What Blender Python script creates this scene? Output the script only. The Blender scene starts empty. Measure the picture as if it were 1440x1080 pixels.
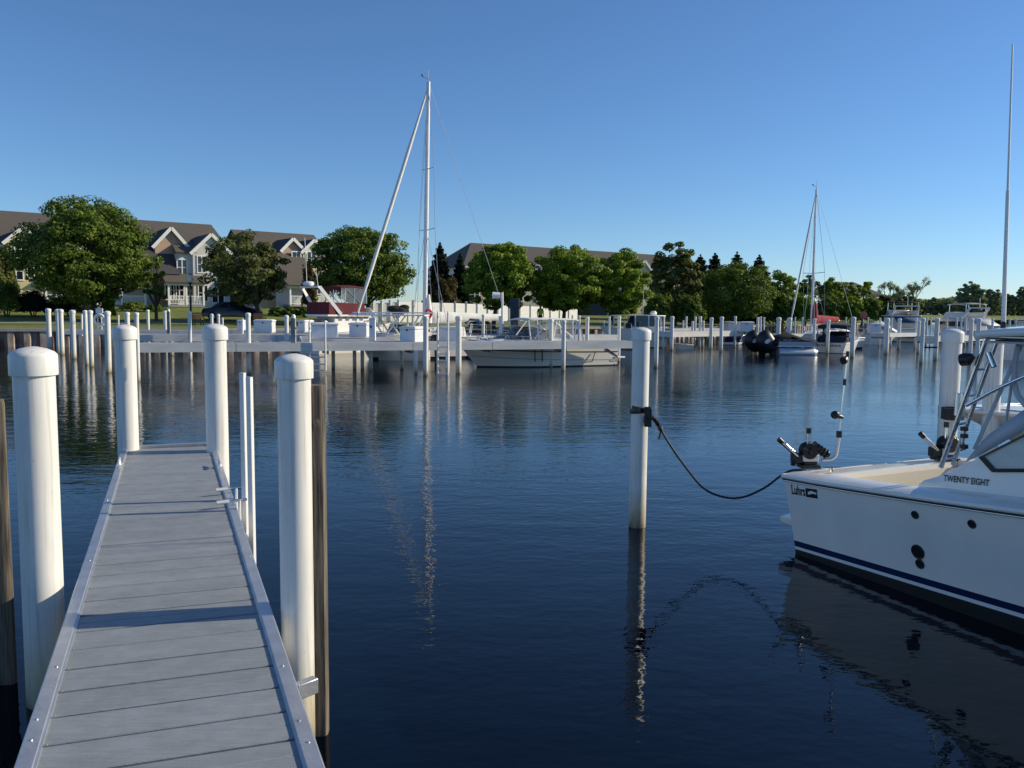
import bpy, bmesh, math, random
import numpy as np
from mathutils import Vector, Matrix

scene = bpy.context.scene
col = scene.collection
R_ = math.radians
random.seed(7)

# ------------------------------------------------------------------ camera
F = 1165.0
CAM = Vector((0, 0, 2.32))
PITCH = math.atan((540 - 438.6) / F)
ROLL = 0.0085
ROT = (Matrix.Rotation(math.pi / 2 - PITCH, 3, 'X') @ Matrix.Rotation(ROLL, 3, 'Z'))

def ray(px, py):
    return ROT @ Vector(((px - 720) / F, (540 - py) / F, -1.0))
def on_z(px, py, z=0.0):
    d = ray(px, py)
    return CAM + d * ((z - CAM.z) / d.z)
def at_y(px, py, y):
    d = ray(px, py)
    return CAM + d * (y / d.y)
def on_line(px, py, P0, P1):
    """hit of the view ray with the vertical plane through P0,P1 -> (s, z)"""
    d = ray(px, py)
    ux, uy = P1[0] - P0[0], P1[1] - P0[1]
    L = math.hypot(ux, uy); ux /= L; uy /= L
    nx, ny = -uy, ux
    t = (P0[0] * nx + P0[1] * ny) / (d.x * nx + d.y * ny)
    p = CAM + d * t
    return (p.x - P0[0]) * ux + (p.y - P0[1]) * uy, p.z

cam_data = bpy.data.cameras.new("camera")
cam_data.sensor_fit = 'HORIZONTAL'; cam_data.sensor_width = 36
cam_data.lens = F / 1440 * 36
cam_data.clip_start = 0.05; cam_data.clip_end = 20000
cam = bpy.data.objects.new("camera", cam_data); col.objects.link(cam)
cam.matrix_world = Matrix.Translation(CAM) @ ROT.to_4x4()
scene.camera = cam

# ------------------------------------------------------------------ light
SUN_AZ, SUN_EL = R_(79), R_(25)          # azimuth clockwise from +Y
sd = Vector((math.sin(SUN_AZ) * math.cos(SUN_EL), math.cos(SUN_AZ) * math.cos(SUN_EL), math.sin(SUN_EL)))
sl = bpy.data.lights.new("sun", 'SUN'); sl.energy = 5.0; sl.angle = R_(0.53); sl.color = (1.0, 0.88, 0.65)
so = bpy.data.objects.new("sun", sl); col.objects.link(so)
so.rotation_euler = sd.to_track_quat('Z', 'Y').to_euler()
world = bpy.data.worlds.new("World"); scene.world = world; world.use_nodes = True
nt = world.node_tree; nt.nodes.clear()
wo = nt.nodes.new('ShaderNodeOutputWorld'); bg = nt.nodes.new('ShaderNodeBackground')
sky = nt.nodes.new('ShaderNodeTexSky'); sky.sky_type = 'NISHITA'; sky.sun_disc = False
sky.sun_elevation = SUN_EL; sky.sun_rotation = SUN_AZ
sky.air_density = 0.95; sky.dust_density = 0.0; sky.ozone_density = 7.5; sky.altitude = 0
bg.inputs['Strength'].default_value = 0.13
nt.links.new(sky.outputs[0], bg.inputs[0]); nt.links.new(bg.outputs[0], wo.inputs[0])
scene.view_settings.view_transform = 'Standard'; scene.view_settings.look = 'None'; scene.view_settings.exposure = 0
scene.cycles.max_bounces = 8; scene.cycles.transparent_max_bounces = 12

# ------------------------------------------------------------------ materials
MATS = {}
def newmat(name):
    m = bpy.data.materials.new(name); m.use_nodes = True
    return m, m.node_tree, m.node_tree.nodes['Principled BSDF']
def N(t, kind, **kw):
    n = t.nodes.new(kind)
    for k, v in kw.items():
        setattr(n, k, v)
    return n
def mat(name, c, rough=.5, metal=0., var=.12, vscale=3., bump=0., bscale=40., spec=.5, c2=None, stretch=(1, 1, 1), detail=4.):
    """base colour broken up by noise, optional bump"""
    if name in MATS: return MATS[name]
    m, t, b = newmat(name)
    b.inputs['Roughness'].default_value = rough; b.inputs['Metallic'].default_value = metal
    b.inputs['Specular IOR Level'].default_value = spec
    tc = N(t, 'ShaderNodeTexCoord'); mp = N(t, 'ShaderNodeMapping'); mp.inputs['Scale'].default_value = stretch
    t.links.new(tc.outputs['Object'], mp.inputs[0])
    nz = N(t, 'ShaderNodeTexNoise'); nz.inputs['Scale'].default_value = vscale; nz.inputs['Detail'].default_value = detail
    t.links.new(mp.outputs[0], nz.inputs['Vector'])
    rp = N(t, 'ShaderNodeValToRGB')
    lo = [x * (1 - var) for x in c] if c2 is None else c2
    hi = [min(1, x * (1 + var)) for x in c] if c2 is None else c
    rp.color_ramp.elements[0].position = .3; rp.color_ramp.elements[0].color = (*lo, 1)
    rp.color_ramp.elements[1].position = .7; rp.color_ramp.elements[1].color = (*hi, 1)
    t.links.new(nz.outputs['Fac'], rp.inputs[0]); t.links.new(rp.outputs[0], b.inputs['Base Color'])
    if bump:
        n2 = N(t, 'ShaderNodeTexNoise'); n2.inputs['Scale'].default_value = bscale; n2.inputs['Detail'].default_value = 3
        t.links.new(mp.outputs[0], n2.inputs['Vector'])
        bp = N(t, 'ShaderNodeBump'); bp.inputs['Strength'].default_value = bump; bp.inputs['Distance'].default_value = .02
        t.links.new(n2.outputs['Fac'], bp.inputs['Height']); t.links.new(bp.outputs[0], b.inputs['Normal'])
    MATS[name] = m
    return m

def m_pvc():
    """white sleeve, stained near the water"""
    m, t, b = newmat('white_pvc'); b.inputs['Roughness'].default_value = .38
    g = N(t, 'ShaderNodeNewGeometry'); sx = N(t, 'ShaderNodeSeparateXYZ'); t.links.new(g.outputs['Position'], sx.inputs[0])
    nz = N(t, 'ShaderNodeTexNoise'); nz.inputs['Scale'].default_value = 9; nz.inputs['Detail'].default_value = 6
    mp = N(t, 'ShaderNodeMapping'); mp.inputs['Scale'].default_value = (1, 1, .35)
    t.links.new(g.outputs['Position'], mp.inputs[0]); t.links.new(mp.outputs[0], nz.inputs['Vector'])
    ma = N(t, 'ShaderNodeMath', operation='MULTIPLY_ADD'); ma.inputs[1].default_value = .34; t.links.new(nz.outputs['Fac'], ma.inputs[0])
    t.links.new(sx.outputs['Z'], ma.inputs[2])
    rp = N(t, 'ShaderNodeValToRGB'); cr = rp.color_ramp
    cr.elements[0].position = .14; cr.elements[0].color = (.12, .10, .07, 1)
    cr.elements[1].position = .64; cr.elements[1].color = (.80, .785, .745, 1)
    e = cr.elements.new(.23); e.color = (.40, .35, .25, 1)
    e = cr.elements.new(.38); e.color = (.64, .58, .44, 1)
    t.links.new(ma.outputs[0], rp.inputs[0])
    n2 = N(t, 'ShaderNodeTexNoise'); n2.inputs['Scale'].default_value = 3.5; n2.inputs['Detail'].default_value = 8; n2.inputs['Roughness'].default_value = .7
    t.links.new(mp.outputs[0], n2.inputs['Vector'])
    r2 = N(t, 'ShaderNodeValToRGB'); r2.color_ramp.elements[0].position = .28; r2.color_ramp.elements[0].color = (.86, .86, .85, 1)
    r2.color_ramp.elements[1].position = .5; r2.color_ramp.elements[1].color = (1, 1, 1, 1)
    t.links.new(n2.outputs['Fac'], r2.inputs[0])
    mx = N(t, 'ShaderNodeMix', data_type='RGBA', blend_type='MULTIPLY'); mx.inputs[0].default_value = 1
    t.links.new(rp.outputs[0], mx.inputs[6]); t.links.new(r2.outputs[0], mx.inputs[7])
    # thin grey runs and scuffs
    mp3 = N(t, 'ShaderNodeMapping'); mp3.inputs['Scale'].default_value = (34, 34, 1.3); t.links.new(g.outputs['Position'], mp3.inputs[0])
    n3 = N(t, 'ShaderNodeTexNoise'); n3.inputs['Scale'].default_value = 1; n3.inputs['Detail'].default_value = 5; t.links.new(mp3.outputs[0], n3.inputs['Vector'])
    n4 = N(t, 'ShaderNodeTexNoise'); n4.inputs['Scale'].default_value = 48; n4.inputs['Detail'].default_value = 3; t.links.new(g.outputs['Position'], n4.inputs['Vector'])
    r3 = N(t, 'ShaderNodeValToRGB'); r3.color_ramp.elements[0].position = .30; r3.color_ramp.elements[0].color = (.70, .69, .65, 1); r3.color_ramp.elements[1].position = .46; r3.color_ramp.elements[1].color = (1, 1, 1, 1); t.links.new(n3.outputs['Fac'], r3.inputs[0])
    r4 = N(t, 'ShaderNodeValToRGB'); r4.color_ramp.elements[0].position = .22; r4.color_ramp.elements[0].color = (.45, .43, .40, 1); r4.color_ramp.elements[1].position = .29; r4.color_ramp.elements[1].color = (1, 1, 1, 1); t.links.new(n4.outputs['Fac'], r4.inputs[0])
    m3 = N(t, 'ShaderNodeMix', data_type='RGBA', blend_type='MULTIPLY'); m3.inputs[0].default_value = .8; t.links.new(mx.outputs[2], m3.inputs[6]); t.links.new(r3.outputs[0], m3.inputs[7])
    m4 = N(t, 'ShaderNodeMix', data_type='RGBA', blend_type='MULTIPLY'); m4.inputs[0].default_value = .9; t.links.new(m3.outputs[2], m4.inputs[6]); t.links.new(r4.outputs[0], m4.inputs[7])
    t.links.new(m4.outputs[2], b.inputs['Base Color'])
    return m
PVC = m_pvc()

def m_deck():
    m, t, b = newmat('deck_board')
    tc = N(t, 'ShaderNodeTexCoord'); ge = N(t, 'ShaderNodeNewGeometry')
    mp = N(t, 'ShaderNodeMapping'); mp.inputs['Rotation'].default_value = (0, 0, R_(20)); mp.inputs['Scale'].default_value = (2.2, 46, 1)
    t.links.new(tc.outputs['Object'], mp.inputs[0])
    n1 = N(t, 'ShaderNodeTexNoise'); n1.inputs['Scale'].default_value = 2.2; n1.inputs['Detail'].default_value = 8; n1.inputs['Roughness'].default_value = .65
    t.links.new(mp.outputs[0], n1.inputs['Vector'])
    n2 = N(t, 'ShaderNodeTexNoise'); n2.inputs['Scale'].default_value = 5; n2.inputs['Detail'].default_value = 9; n2.inputs['Roughness'].default_value = .75
    t.links.new(tc.outputs['Object'], n2.inputs['Vector'])
    r1 = N(t, 'ShaderNodeValToRGB'); r1.color_ramp.elements[0].position = .3; r1.color_ramp.elements[0].color = (.26, .285, .305, 1)
    r1.color_ramp.elements[1].position = .72; r1.color_ramp.elements[1].color = (.34, .365, .385, 1)
    t.links.new(n1.outputs['Fac'], r1.inputs[0])
    r2 = N(t, 'ShaderNodeValToRGB'); r2.color_ramp.elements[0].position = .33; r2.color_ramp.elements[0].color = (.80, .79, .78, 1)
    r2.color_ramp.elements[1].position = .6; r2.color_ramp.elements[1].color = (1, 1, 1, 1)
    t.links.new(n2.outputs['Fac'], r2.inputs[0])
    ri = N(t, 'ShaderNodeMapRange'); ri.inputs[3].default_value = .90; ri.inputs[4].default_value = 1.02
    t.links.new(ge.outputs['Random Per Island'], ri.inputs[0])
    mx = N(t, 'ShaderNodeMix', data_type='RGBA', blend_type='MULTIPLY'); mx.inputs[0].default_value = 1
    t.links.new(r1.outputs[0], mx.inputs[6]); t.links.new(r2.outputs[0], mx.inputs[7])
    m2 = N(t, 'ShaderNodeMix', data_type='RGBA', blend_type='MULTIPLY'); m2.inputs[0].default_value = 1
    t.links.new(mx.outputs[2], m2.inputs[6]); t.links.new(ri.outputs[0], m2.inputs[7])
    # pale specks (bird droppings, scuffs)
    vo = N(t, 'ShaderNodeTexVoronoi'); vo.inputs['Scale'].default_value = 3.1; t.links.new(tc.outputs['Object'], vo.inputs['Vector'])
    nn = N(t, 'ShaderNodeTexNoise'); nn.inputs['Scale'].default_value = 60; t.links.new(tc.outputs['Object'], nn.inputs['Vector'])
    ad = N(t, 'ShaderNodeMath', operation='MULTIPLY_ADD'); ad.inputs[1].default_value = .12; t.links.new(nn.outputs['Fac'], ad.inputs[0]); t.links.new(vo.outputs['Distance'], ad.inputs[2])
    lt = N(t, 'ShaderNodeMath', operation='LESS_THAN'); lt.inputs[1].default_value = .082; t.links.new(ad.outputs[0], lt.inputs[0])
    m3 = N(t, 'ShaderNodeMix', data_type='RGBA'); m3.inputs[7].default_value = (.75, .75, .76, 1)
    t.links.new(lt.outputs[0], m3.inputs[0]); t.links.new(m2.outputs[2], m3.inputs[6])
    t.links.new(m3.outputs[2], b.inputs['Base Color'])
    b.inputs['Roughness'].default_value = .55
    n3 = N(t, 'ShaderNodeTexNoise'); n3.inputs['Scale'].default_value = 220; n3.inputs['Detail'].default_value = 2; t.links.new(tc.outputs['Object'], n3.inputs['Vector'])
    n4 = N(t, 'ShaderNodeMath', operation='ADD'); t.links.new(n3.outputs['Fac'], n4.inputs[0]); t.links.new(n1.outputs['Fac'], n4.inputs[1])
    bp = N(t, 'ShaderNodeBump'); bp.inputs['Strength'].default_value = .25; bp.inputs['Distance'].default_value = .006
    t.links.new(n4.outputs[0], bp.inputs['Height']); t.links.new(bp.outputs[0], b.inputs['Normal'])
    return m
DECK = m_deck()

def m_timber(name, dark, light):
    m, t, b = newmat(name)
    tc = N(t, 'ShaderNodeTexCoord'); mp = N(t, 'ShaderNodeMapping'); mp.inputs['Scale'].default_value = (28, 28, 1.6)
    t.links.new(tc.outputs['Object'], mp.inputs[0])
    n1 = N(t, 'ShaderNodeTexNoise'); n1.inputs['Scale'].default_value = 2; n1.inputs['Detail'].default_value = 7; t.links.new(mp.outputs[0], n1.inputs['Vector'])
    r1 = N(t, 'ShaderNodeValToRGB'); r1.color_ramp.elements[0].position = .35; r1.color_ramp.elements[0].color = (*dark, 1)
    r1.color_ramp.elements[1].position = .65; r1.color_ramp.elements[1].color = (*light, 1)
    t.links.new(n1.outputs['Fac'], r1.inputs[0]); t.links.new(r1.outputs[0], b.inputs['Base Color'])
    b.inputs['Roughness'].default_value = .85
    bp = N(t, 'ShaderNodeBump'); bp.inputs['Strength'].default_value = .5; bp.inputs['Distance'].default_value = .01
    t.links.new(n1.outputs['Fac'], bp.inputs['Height']); t.links.new(bp.outputs[0], b.inputs['Normal'])
    return m
TIMBER = m_timber('weathered_timber', (.05, .042, .034), (.20, .165, .125))
GREYWOOD = m_timber('grey_timber', (.20, .20, .20), (.36, .35, .33))

def m_water():
    m, t, b = newmat('water')
    b.inputs['Base Color'].default_value = (.0004, .0026, .0075, 1)
    b.inputs['Roughness'].default_value = .02; b.inputs['IOR'].default_value = 1.33; b.inputs['Specular IOR Level'].default_value = .52
    g = N(t, 'ShaderNodeNewGeometry')
    def noise(scale, sx, sy, detail, rough=.5, rot=0):
        mp = N(t, 'ShaderNodeMapping'); mp.inputs['Scale'].default_value = (sx, sy, 1); mp.inputs['Rotation'].default_value = (0, 0, rot)
        t.links.new(g.outputs['Position'], mp.inputs[0])
        n = N(t, 'ShaderNodeTexNoise'); n.inputs['Scale'].default_value = scale; n.inputs['Detail'].default_value = detail; n.inputs['Roughness'].default_value = rough
        t.links.new(mp.outputs[0], n.inputs['Vector']); return n
    a = noise(1.0, 1.3, 2.6, 2.5, .5, R_(12)); c = noise(1.0, 7.5, 11., 2.5, .5, R_(-20)); e = noise(1.0, .09, .16, 2)
    # wind patches: ripple strength varies slowly
    mr = N(t, 'ShaderNodeMapRange'); mr.inputs[1].default_value = .35; mr.inputs[2].default_value = .65; mr.inputs[3].default_value = .5; mr.inputs[4].default_value = 1.35
    t.links.new(e.outputs['Fac'], mr.inputs[0])
    h1 = N(t, 'ShaderNodeMath', operation='MULTIPLY'); h1.inputs[1].default_value = .0085; t.links.new(a.outputs['Fac'], h1.inputs[0])
    h2 = N(t, 'ShaderNodeMath', operation='MULTIPLY'); h2.inputs[1].default_value = .0034; t.links.new(c.outputs['Fac'], h2.inputs[0])
    ad = N(t, 'ShaderNodeMath', operation='ADD'); t.links.new(h1.outputs[0], ad.inputs[0]); t.links.new(h2.outputs[0], ad.inputs[1])
    # finer chop out in the basin blurs the mirror image
    ry = N(t, 'ShaderNodeSeparateXYZ'); t.links.new(g.outputs['Position'], ry.inputs[0])
    r0 = N(t, 'ShaderNodeMapRange'); r0.inputs[1].default_value = 7; r0.inputs[2].default_value = 24; r0.inputs[3].default_value = .015; r0.inputs[4].default_value = .09; t.links.new(ry.outputs['Y'], r0.inputs[0])
    r1 = N(t, 'ShaderNodeMath', operation='MULTIPLY'); r5 = N(t, 'ShaderNodeMapRange'); r5.inputs[1].default_value = .3; r5.inputs[2].default_value = .7; r5.inputs[3].default_value = .88; r5.inputs[4].default_value = 1.12; t.links.new(e.outputs['Fac'], r5.inputs[0])
    t.links.new(r0.outputs[0], r1.inputs[0]); t.links.new(r5.outputs[0], r1.inputs[1])
    r2 = N(t, 'ShaderNodeMath', operation='MULTIPLY_ADD'); r2.inputs[1].default_value = .3; t.links.new(ry.outputs['Y'], r2.inputs[0]); t.links.new(ry.outputs['X'], r2.inputs[2])
    r3 = N(t, 'ShaderNodeMapRange'); r3.inputs[1].default_value = -2.5; r3.inputs[2].default_value = 3.5; r3.inputs[3].default_value = .3; r3.inputs[4].default_value = 1.1; t.links.new(r2.outputs[0], r3.inputs[0])
    r4 = N(t, 'ShaderNodeMath', operation='MULTIPLY'); t.links.new(r1.outputs[0], r4.inputs[0]); t.links.new(r3.outputs[0], r4.inputs[1]); t.links.new(r4.outputs[0], b.inputs['Roughness'])
    # sheltered near the finger dock, more breeze out in the open basin
    sx = N(t, 'ShaderNodeSeparateXYZ'); t.links.new(g.outputs['Position'], sx.inputs[0])
    gy = N(t, 'ShaderNodeMapRange'); gy.inputs[1].default_value = 5; gy.inputs[2].default_value = 32; gy.inputs[3].default_value = .62; gy.inputs[4].default_value = 2.1; t.links.new(sx.outputs['Y'], gy.inputs[0])
    gm = N(t, 'ShaderNodeMath', operation='MULTIPLY'); t.links.new(gy.outputs[0], gm.inputs[0]); t.links.new(mr.outputs[0], gm.inputs[1])
    hm = N(t, 'ShaderNodeMath', operation='MULTIPLY'); t.links.new(ad.outputs[0], hm.inputs[0]); t.links.new(gm.outputs[0], hm.inputs[1])
    bp = N(t, 'ShaderNodeBump'); bp.inputs['Strength'].default_value = 1; bp.inputs['Distance'].default_value = 1.0
    t.links.new(hm.outputs[0], bp.inputs['Height']); t.links.new(bp.outputs[0], b.inputs['Normal'])
    return m
WATER = m_water()

def m_leaf(name, c0, c1, c2):
    m, t, b = newmat(name)
    g = N(t, 'ShaderNodeNewGeometry'); tc = N(t, 'ShaderNodeTexCoord')
    nz = N(t, 'ShaderNodeTexNoise'); nz.inputs['Scale'].default_value = .8; nz.inputs['Detail'].default_value = 3; t.links.new(tc.outputs['Object'], nz.inputs['Vector'])
    av = N(t, 'ShaderNodeMath', operation='MULTIPLY_ADD'); av.inputs[1].default_value = .5
    t.links.new(g.outputs['Random Per Island'], av.inputs[0])
    hf = N(t, 'ShaderNodeMath', operation='MULTIPLY_ADD'); hf.inputs[1].default_value = 1.2; hf.inputs[2].default_value = -.35; t.links.new(nz.outputs['Fac'], hf.inputs[0]); t.links.new(hf.outputs[0], av.inputs[2])
    rp = N(t, 'ShaderNodeValToRGB'); cr = rp.color_ramp
    cr.elements[0].position = .1; cr.elements[0].color = (*c0, 1); cr.elements[1].position = .9; cr.elements[1].color = (*c2, 1)
    e = cr.elements.new(.5); e.color = (*c1, 1)
    t.links.new(av.outputs[0], rp.inputs[0]); t.links.new(rp.outputs[0], b.inputs['Base Color'])
    b.inputs['Roughness'].default_value = .55; b.inputs['Specular IOR Level'].default_value = .2
    tr = N(t, 'ShaderNodeBsdfTranslucent'); mc = N(t, 'ShaderNodeMix', data_type='RGBA', blend_type='MULTIPLY'); mc.inputs[0].default_value = 1
    mc.inputs[7].default_value = (1.0, 1.0, .5, 1); t.links.new(rp.outputs[0], mc.inputs[6]); t.links.new(mc.outputs[2], tr.inputs[0])
    ms = N(t, 'ShaderNodeMixShader'); ms.inputs[0].default_value = .38
    t.links.new(b.outputs[0], ms.inputs[1]); t.links.new(tr.outputs[0], ms.inputs[2])
    t.links.new(ms.outputs[0], t.nodes['Material Output'].inputs[0])
    return m
LEAF = {
    'maple': m_leaf('leaf_maple', (.04, .075, .014), (.125, .19, .03), (.24, .30, .05)),
    'olive': m_leaf('leaf_olive', (.05, .065, .024), (.13, .15, .045), (.22, .25, .075)),
    'bright': m_leaf('leaf_bright', (.06, .115, .012), (.20, .30, .028), (.34, .43, .05)),
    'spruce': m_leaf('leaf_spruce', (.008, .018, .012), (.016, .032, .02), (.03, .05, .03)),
    'rust': m_leaf('leaf_rust', (.06, .04, .02), (.11, .085, .03), (.13, .13, .04)),
    'far': m_leaf('leaf_far', (.15, .20, .12), (.22, .27, .15), (.32, .36, .20)),  # paler greens put the distance haze into the leaf colour
}

def m_grass():
    m, t, b = newmat('grass_ground')
    g = N(t, 'ShaderNodeNewGeometry')
    n1 = N(t, 'ShaderNodeTexNoise'); n1.inputs['Scale'].default_value = .35; n1.inputs['Detail'].default_value = 9; n1.inputs['Roughness'].default_value = .7
    t.links.new(g.outputs['Position'], n1.inputs['Vector'])
    r = N(t, 'ShaderNodeValToRGB'); r.color_ramp.elements[0].position = .3; r.color_ramp.elements[0].color = (.12, .155, .026, 1)
    r.color_ramp.elements[1].position = .7; r.color_ramp.elements[1].color = (.25, .28, .048, 1)
    t.links.new(n1.outputs['Fac'], r.inputs[0]); t.links.new(r.outputs[0], b.inputs['Base Color']); b.inputs['Roughness'].default_value = .9
    n2 = N(t, 'ShaderNodeTexNoise'); n2.inputs['Scale'].default_value = 14; n2.inputs['Detail'].default_value = 4; t.links.new(g.outputs['Position'], n2.inputs['Vector'])
    bp = N(t, 'ShaderNodeBump'); bp.inputs['Strength'].default_value = 1; bp.inputs['Distance'].default_value = .12
    t.links.new(n2.outputs['Fac'], bp.inputs['Height']); t.links.new(bp.outputs[0], b.inputs['Normal'])
    return m
GRASS = m_grass()

def m_bands(name, c, c2, scale, axis='Z', rough=.7, bump=.3, c_noise=.15, nscale=1.5):
    """lap siding / shingle courses: wave bands with noise"""
    m, t, b = newmat(name); b.inputs['Roughness'].default_value = rough
    tc = N(t, 'ShaderNodeTexCoord')
    w = N(t, 'ShaderNodeTexWave', wave_type='BANDS', bands_direction=axis, wave_profile='SAW'); w.inputs['Scale'].default_value = scale
    t.links.new(tc.outputs['Object'], w.inputs['Vector'])
    n = N(t, 'ShaderNodeTexNoise'); n.inputs['Scale'].default_value = nscale; n.inputs['Detail'].default_value = 8; n.inputs['Roughness'].default_value = .7
    t.links.new(tc.outputs['Object'], n.inputs['Vector'])
    r = N(t, 'ShaderNodeValToRGB'); r.color_ramp.elements[0].position = .3; r.color_ramp.elements[0].color = (*c2, 1); r.color_ramp.elements[1].position = .7; r.color_ramp.elements[1].color = (*c, 1)
    t.links.new(n.outputs['Fac'], r.inputs[0])
    t.links.new(r.outputs[0], b.inputs['Base Color'])
    bp = N(t, 'ShaderNodeBump'); bp.inputs['Strength'].default_value = bump; bp.inputs['Distance'].default_value = .03
    t.links.new(w.outputs['Fac'], bp.inputs['Height']); t.links.new(bp.outputs[0], b.inputs['Normal'])
    return m
SHINGLE = m_bands('roof_shingle', (.125, .108, .090), (.08, .069, .058), 1.2, 'Z', .9, .5, nscale=6)
SHINGLE_SHADE = m_bands('roof_shingle_shade', (.07, .066, .07), (.045, .043, .047), 1.2, 'Z', .9, .5, nscale=6)  # shaded copy of the shingle, roof shade put into its colour
SIDE_Y = m_bands('siding_yellow', (.62, .53, .30), (.55, .47, .26), 2.4)
SIDE_P = m_bands('siding_peach', (.50, .34, .25), (.44, .30, .22), 2.4)
SIDE_G = m_bands('siding_grey', (.62, .61, .58), (.55, .545, .52), 2.4)
SIDE_C = m_bands('siding_cream', (.68, .60, .46), (.62, .54, .42), 2.4)
SEAWALL = mat('seawall_steel', (.58, .52, .44), .85, 0, c2=(.16, .07, .05), vscale=2.4, stretch=(1, 1, .35), bump=.4, bscale=12)

WHITE = mat('white_paint', (.80, .80, .79), .45, var=.04)
TRIM = mat('white_trim', (.78, .78, .76), .5, var=.03)
GEL = mat('white_gelcoat', (.86, .82, .755), .16, var=.03, vscale=1.2)
GELH = mat('hull_side_gelcoat', (.90, .865, .81), .14, c2=(.85, .805, .735), vscale=1.6, stretch=(2.2, 2.2, .35), detail=7)
GELD = mat('cream_gelcoat', (.78, .73, .62), .3, var=.05, vscale=2)
NAVY = mat('navy_stripe', (.010, .024, .075), .2, var=.1)
BLACK = mat('black_plastic', (.012, .012, .014), .4, var=.3)
ANTIF = mat('antifouling_black', (.010, .010, .011), .6, var=.3)
CHROME = mat('stainless_steel', (.72, .72, .72), .14, 1., var=.05)
ALU = mat('aluminium', (.56, .575, .60), .42, .75, var=.10, vscale=8, bump=.1)
ALUW = mat('pale_aluminium', (.70, .70, .70), .40, .35, var=.06, vscale=6)
MAST = mat('mast_white', (.74, .75, .76), .35, .1, var=.04)
WIRE = mat('rigging_wire', (.45, .46, .48), .35, .7, var=.05)
MAROON = mat('maroon_canvas', (.115, .010, .018), .85, var=.2, bump=.3)
REDC = mat('red_canvas', (.38, .03, .05), .85, var=.2, bump=.3)
NAVYC = mat('navy_canvas', (.012, .017, .04), .85, var=.2, bump=.3)
BLUEC = mat('blue_canvas', (.02, .07, .16), .8, var=.2, bump=.3)
GREYC = mat('grey_vinyl', (.44, .46, .50), .5, var=.08, vscale=2)
BLKC = mat('black_canvas', (.012, .012, .014), .8, var=.3, bump=.3)
WHITEC = mat('white_canvas', (.78, .76, .70), .75, var=.06, bump=.4, bscale=6)
DGLASS = mat('dark_glass', (.012, .018, .024), .06, var=.3, spec=.8)
WOODB = mat('bench_wood', (.42, .15, .06), .6, var=.2, stretch=(1, 10, 10))
CONC = mat('concrete', (.34, .33, .30), .85, var=.15, bump=.3)
PATH = mat('path_surface', (.30, .28, .25), .9, var=.12)
BARK = mat('tree_bark', (.075, .06, .048), .95, var=.35, vscale=5, stretch=(1, 1, .25), bump=.8, bscale=10)
DOCKF = mat('dock_fascia', (.74, .73, .70), .6, c2=(.58, .575, .555), vscale=.9, stretch=(1, 1, 5), detail=7)
DOCKT = mat('dock_top', (.33, .335, .35), .75, var=.15, vscale=1.5)
LINER = mat('box_fibreglass', (.76, .77, .79), .35, var=.04)
SIGNB = mat('slate_board', (.03, .045, .065), .5, var=.1)
RED = mat('red_ring', (.45, .02, .03), .5, var=.1)
CARP = mat('car_paint', (.012, .014, .02), .18, var=.1, spec=.7)
RUBBER = mat('rubber', (.015, .015, .015), .8, var=.2)
LAMPG = mat('lamp_globe', (.75, .74, .70), .3, var=.03)
HIVIS = mat('hivis_vest', (.45, .62, .06), .8, var=.1)
SKIN = mat('skin', (.42, .25, .17), .55, var=.08)
DCLOTH = mat('dark_trousers', (.03, .035, .05), .9, var=.2)

def m_clear(name, tint, amt):
    m, t, b = newmat(name)
    b.inputs['Base Color'].default_value = (*tint, 1); b.inputs['Roughness'].default_value = .08
    nz = N(t, 'ShaderNodeTexNoise'); nz.inputs['Scale'].default_value = 2.5
    bp = N(t, 'ShaderNodeBump'); bp.inputs['Strength'].default_value = .3; bp.inputs['Distance'].default_value = .05
    t.links.new(nz.outputs['Fac'], bp.inputs['Height']); t.links.new(bp.outputs[0], b.inputs['Normal'])
    tr = N(t, 'ShaderNodeBsdfTransparent'); ms = N(t, 'ShaderNodeMixShader'); ms.inputs[0].default_value = amt
    t.links.new(tr.outputs[0], ms.inputs[1]); t.links.new(b.outputs[0], ms.inputs[2]); t.links.new(ms.outputs[0], t.nodes['Material Output'].inputs[0])
    return m
CLEAR = m_clear('clear_vinyl', (.6, .63, .66), .22)
TINTED = m_clear('tinted_glass', (.03, .055, .075), .78)

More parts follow.
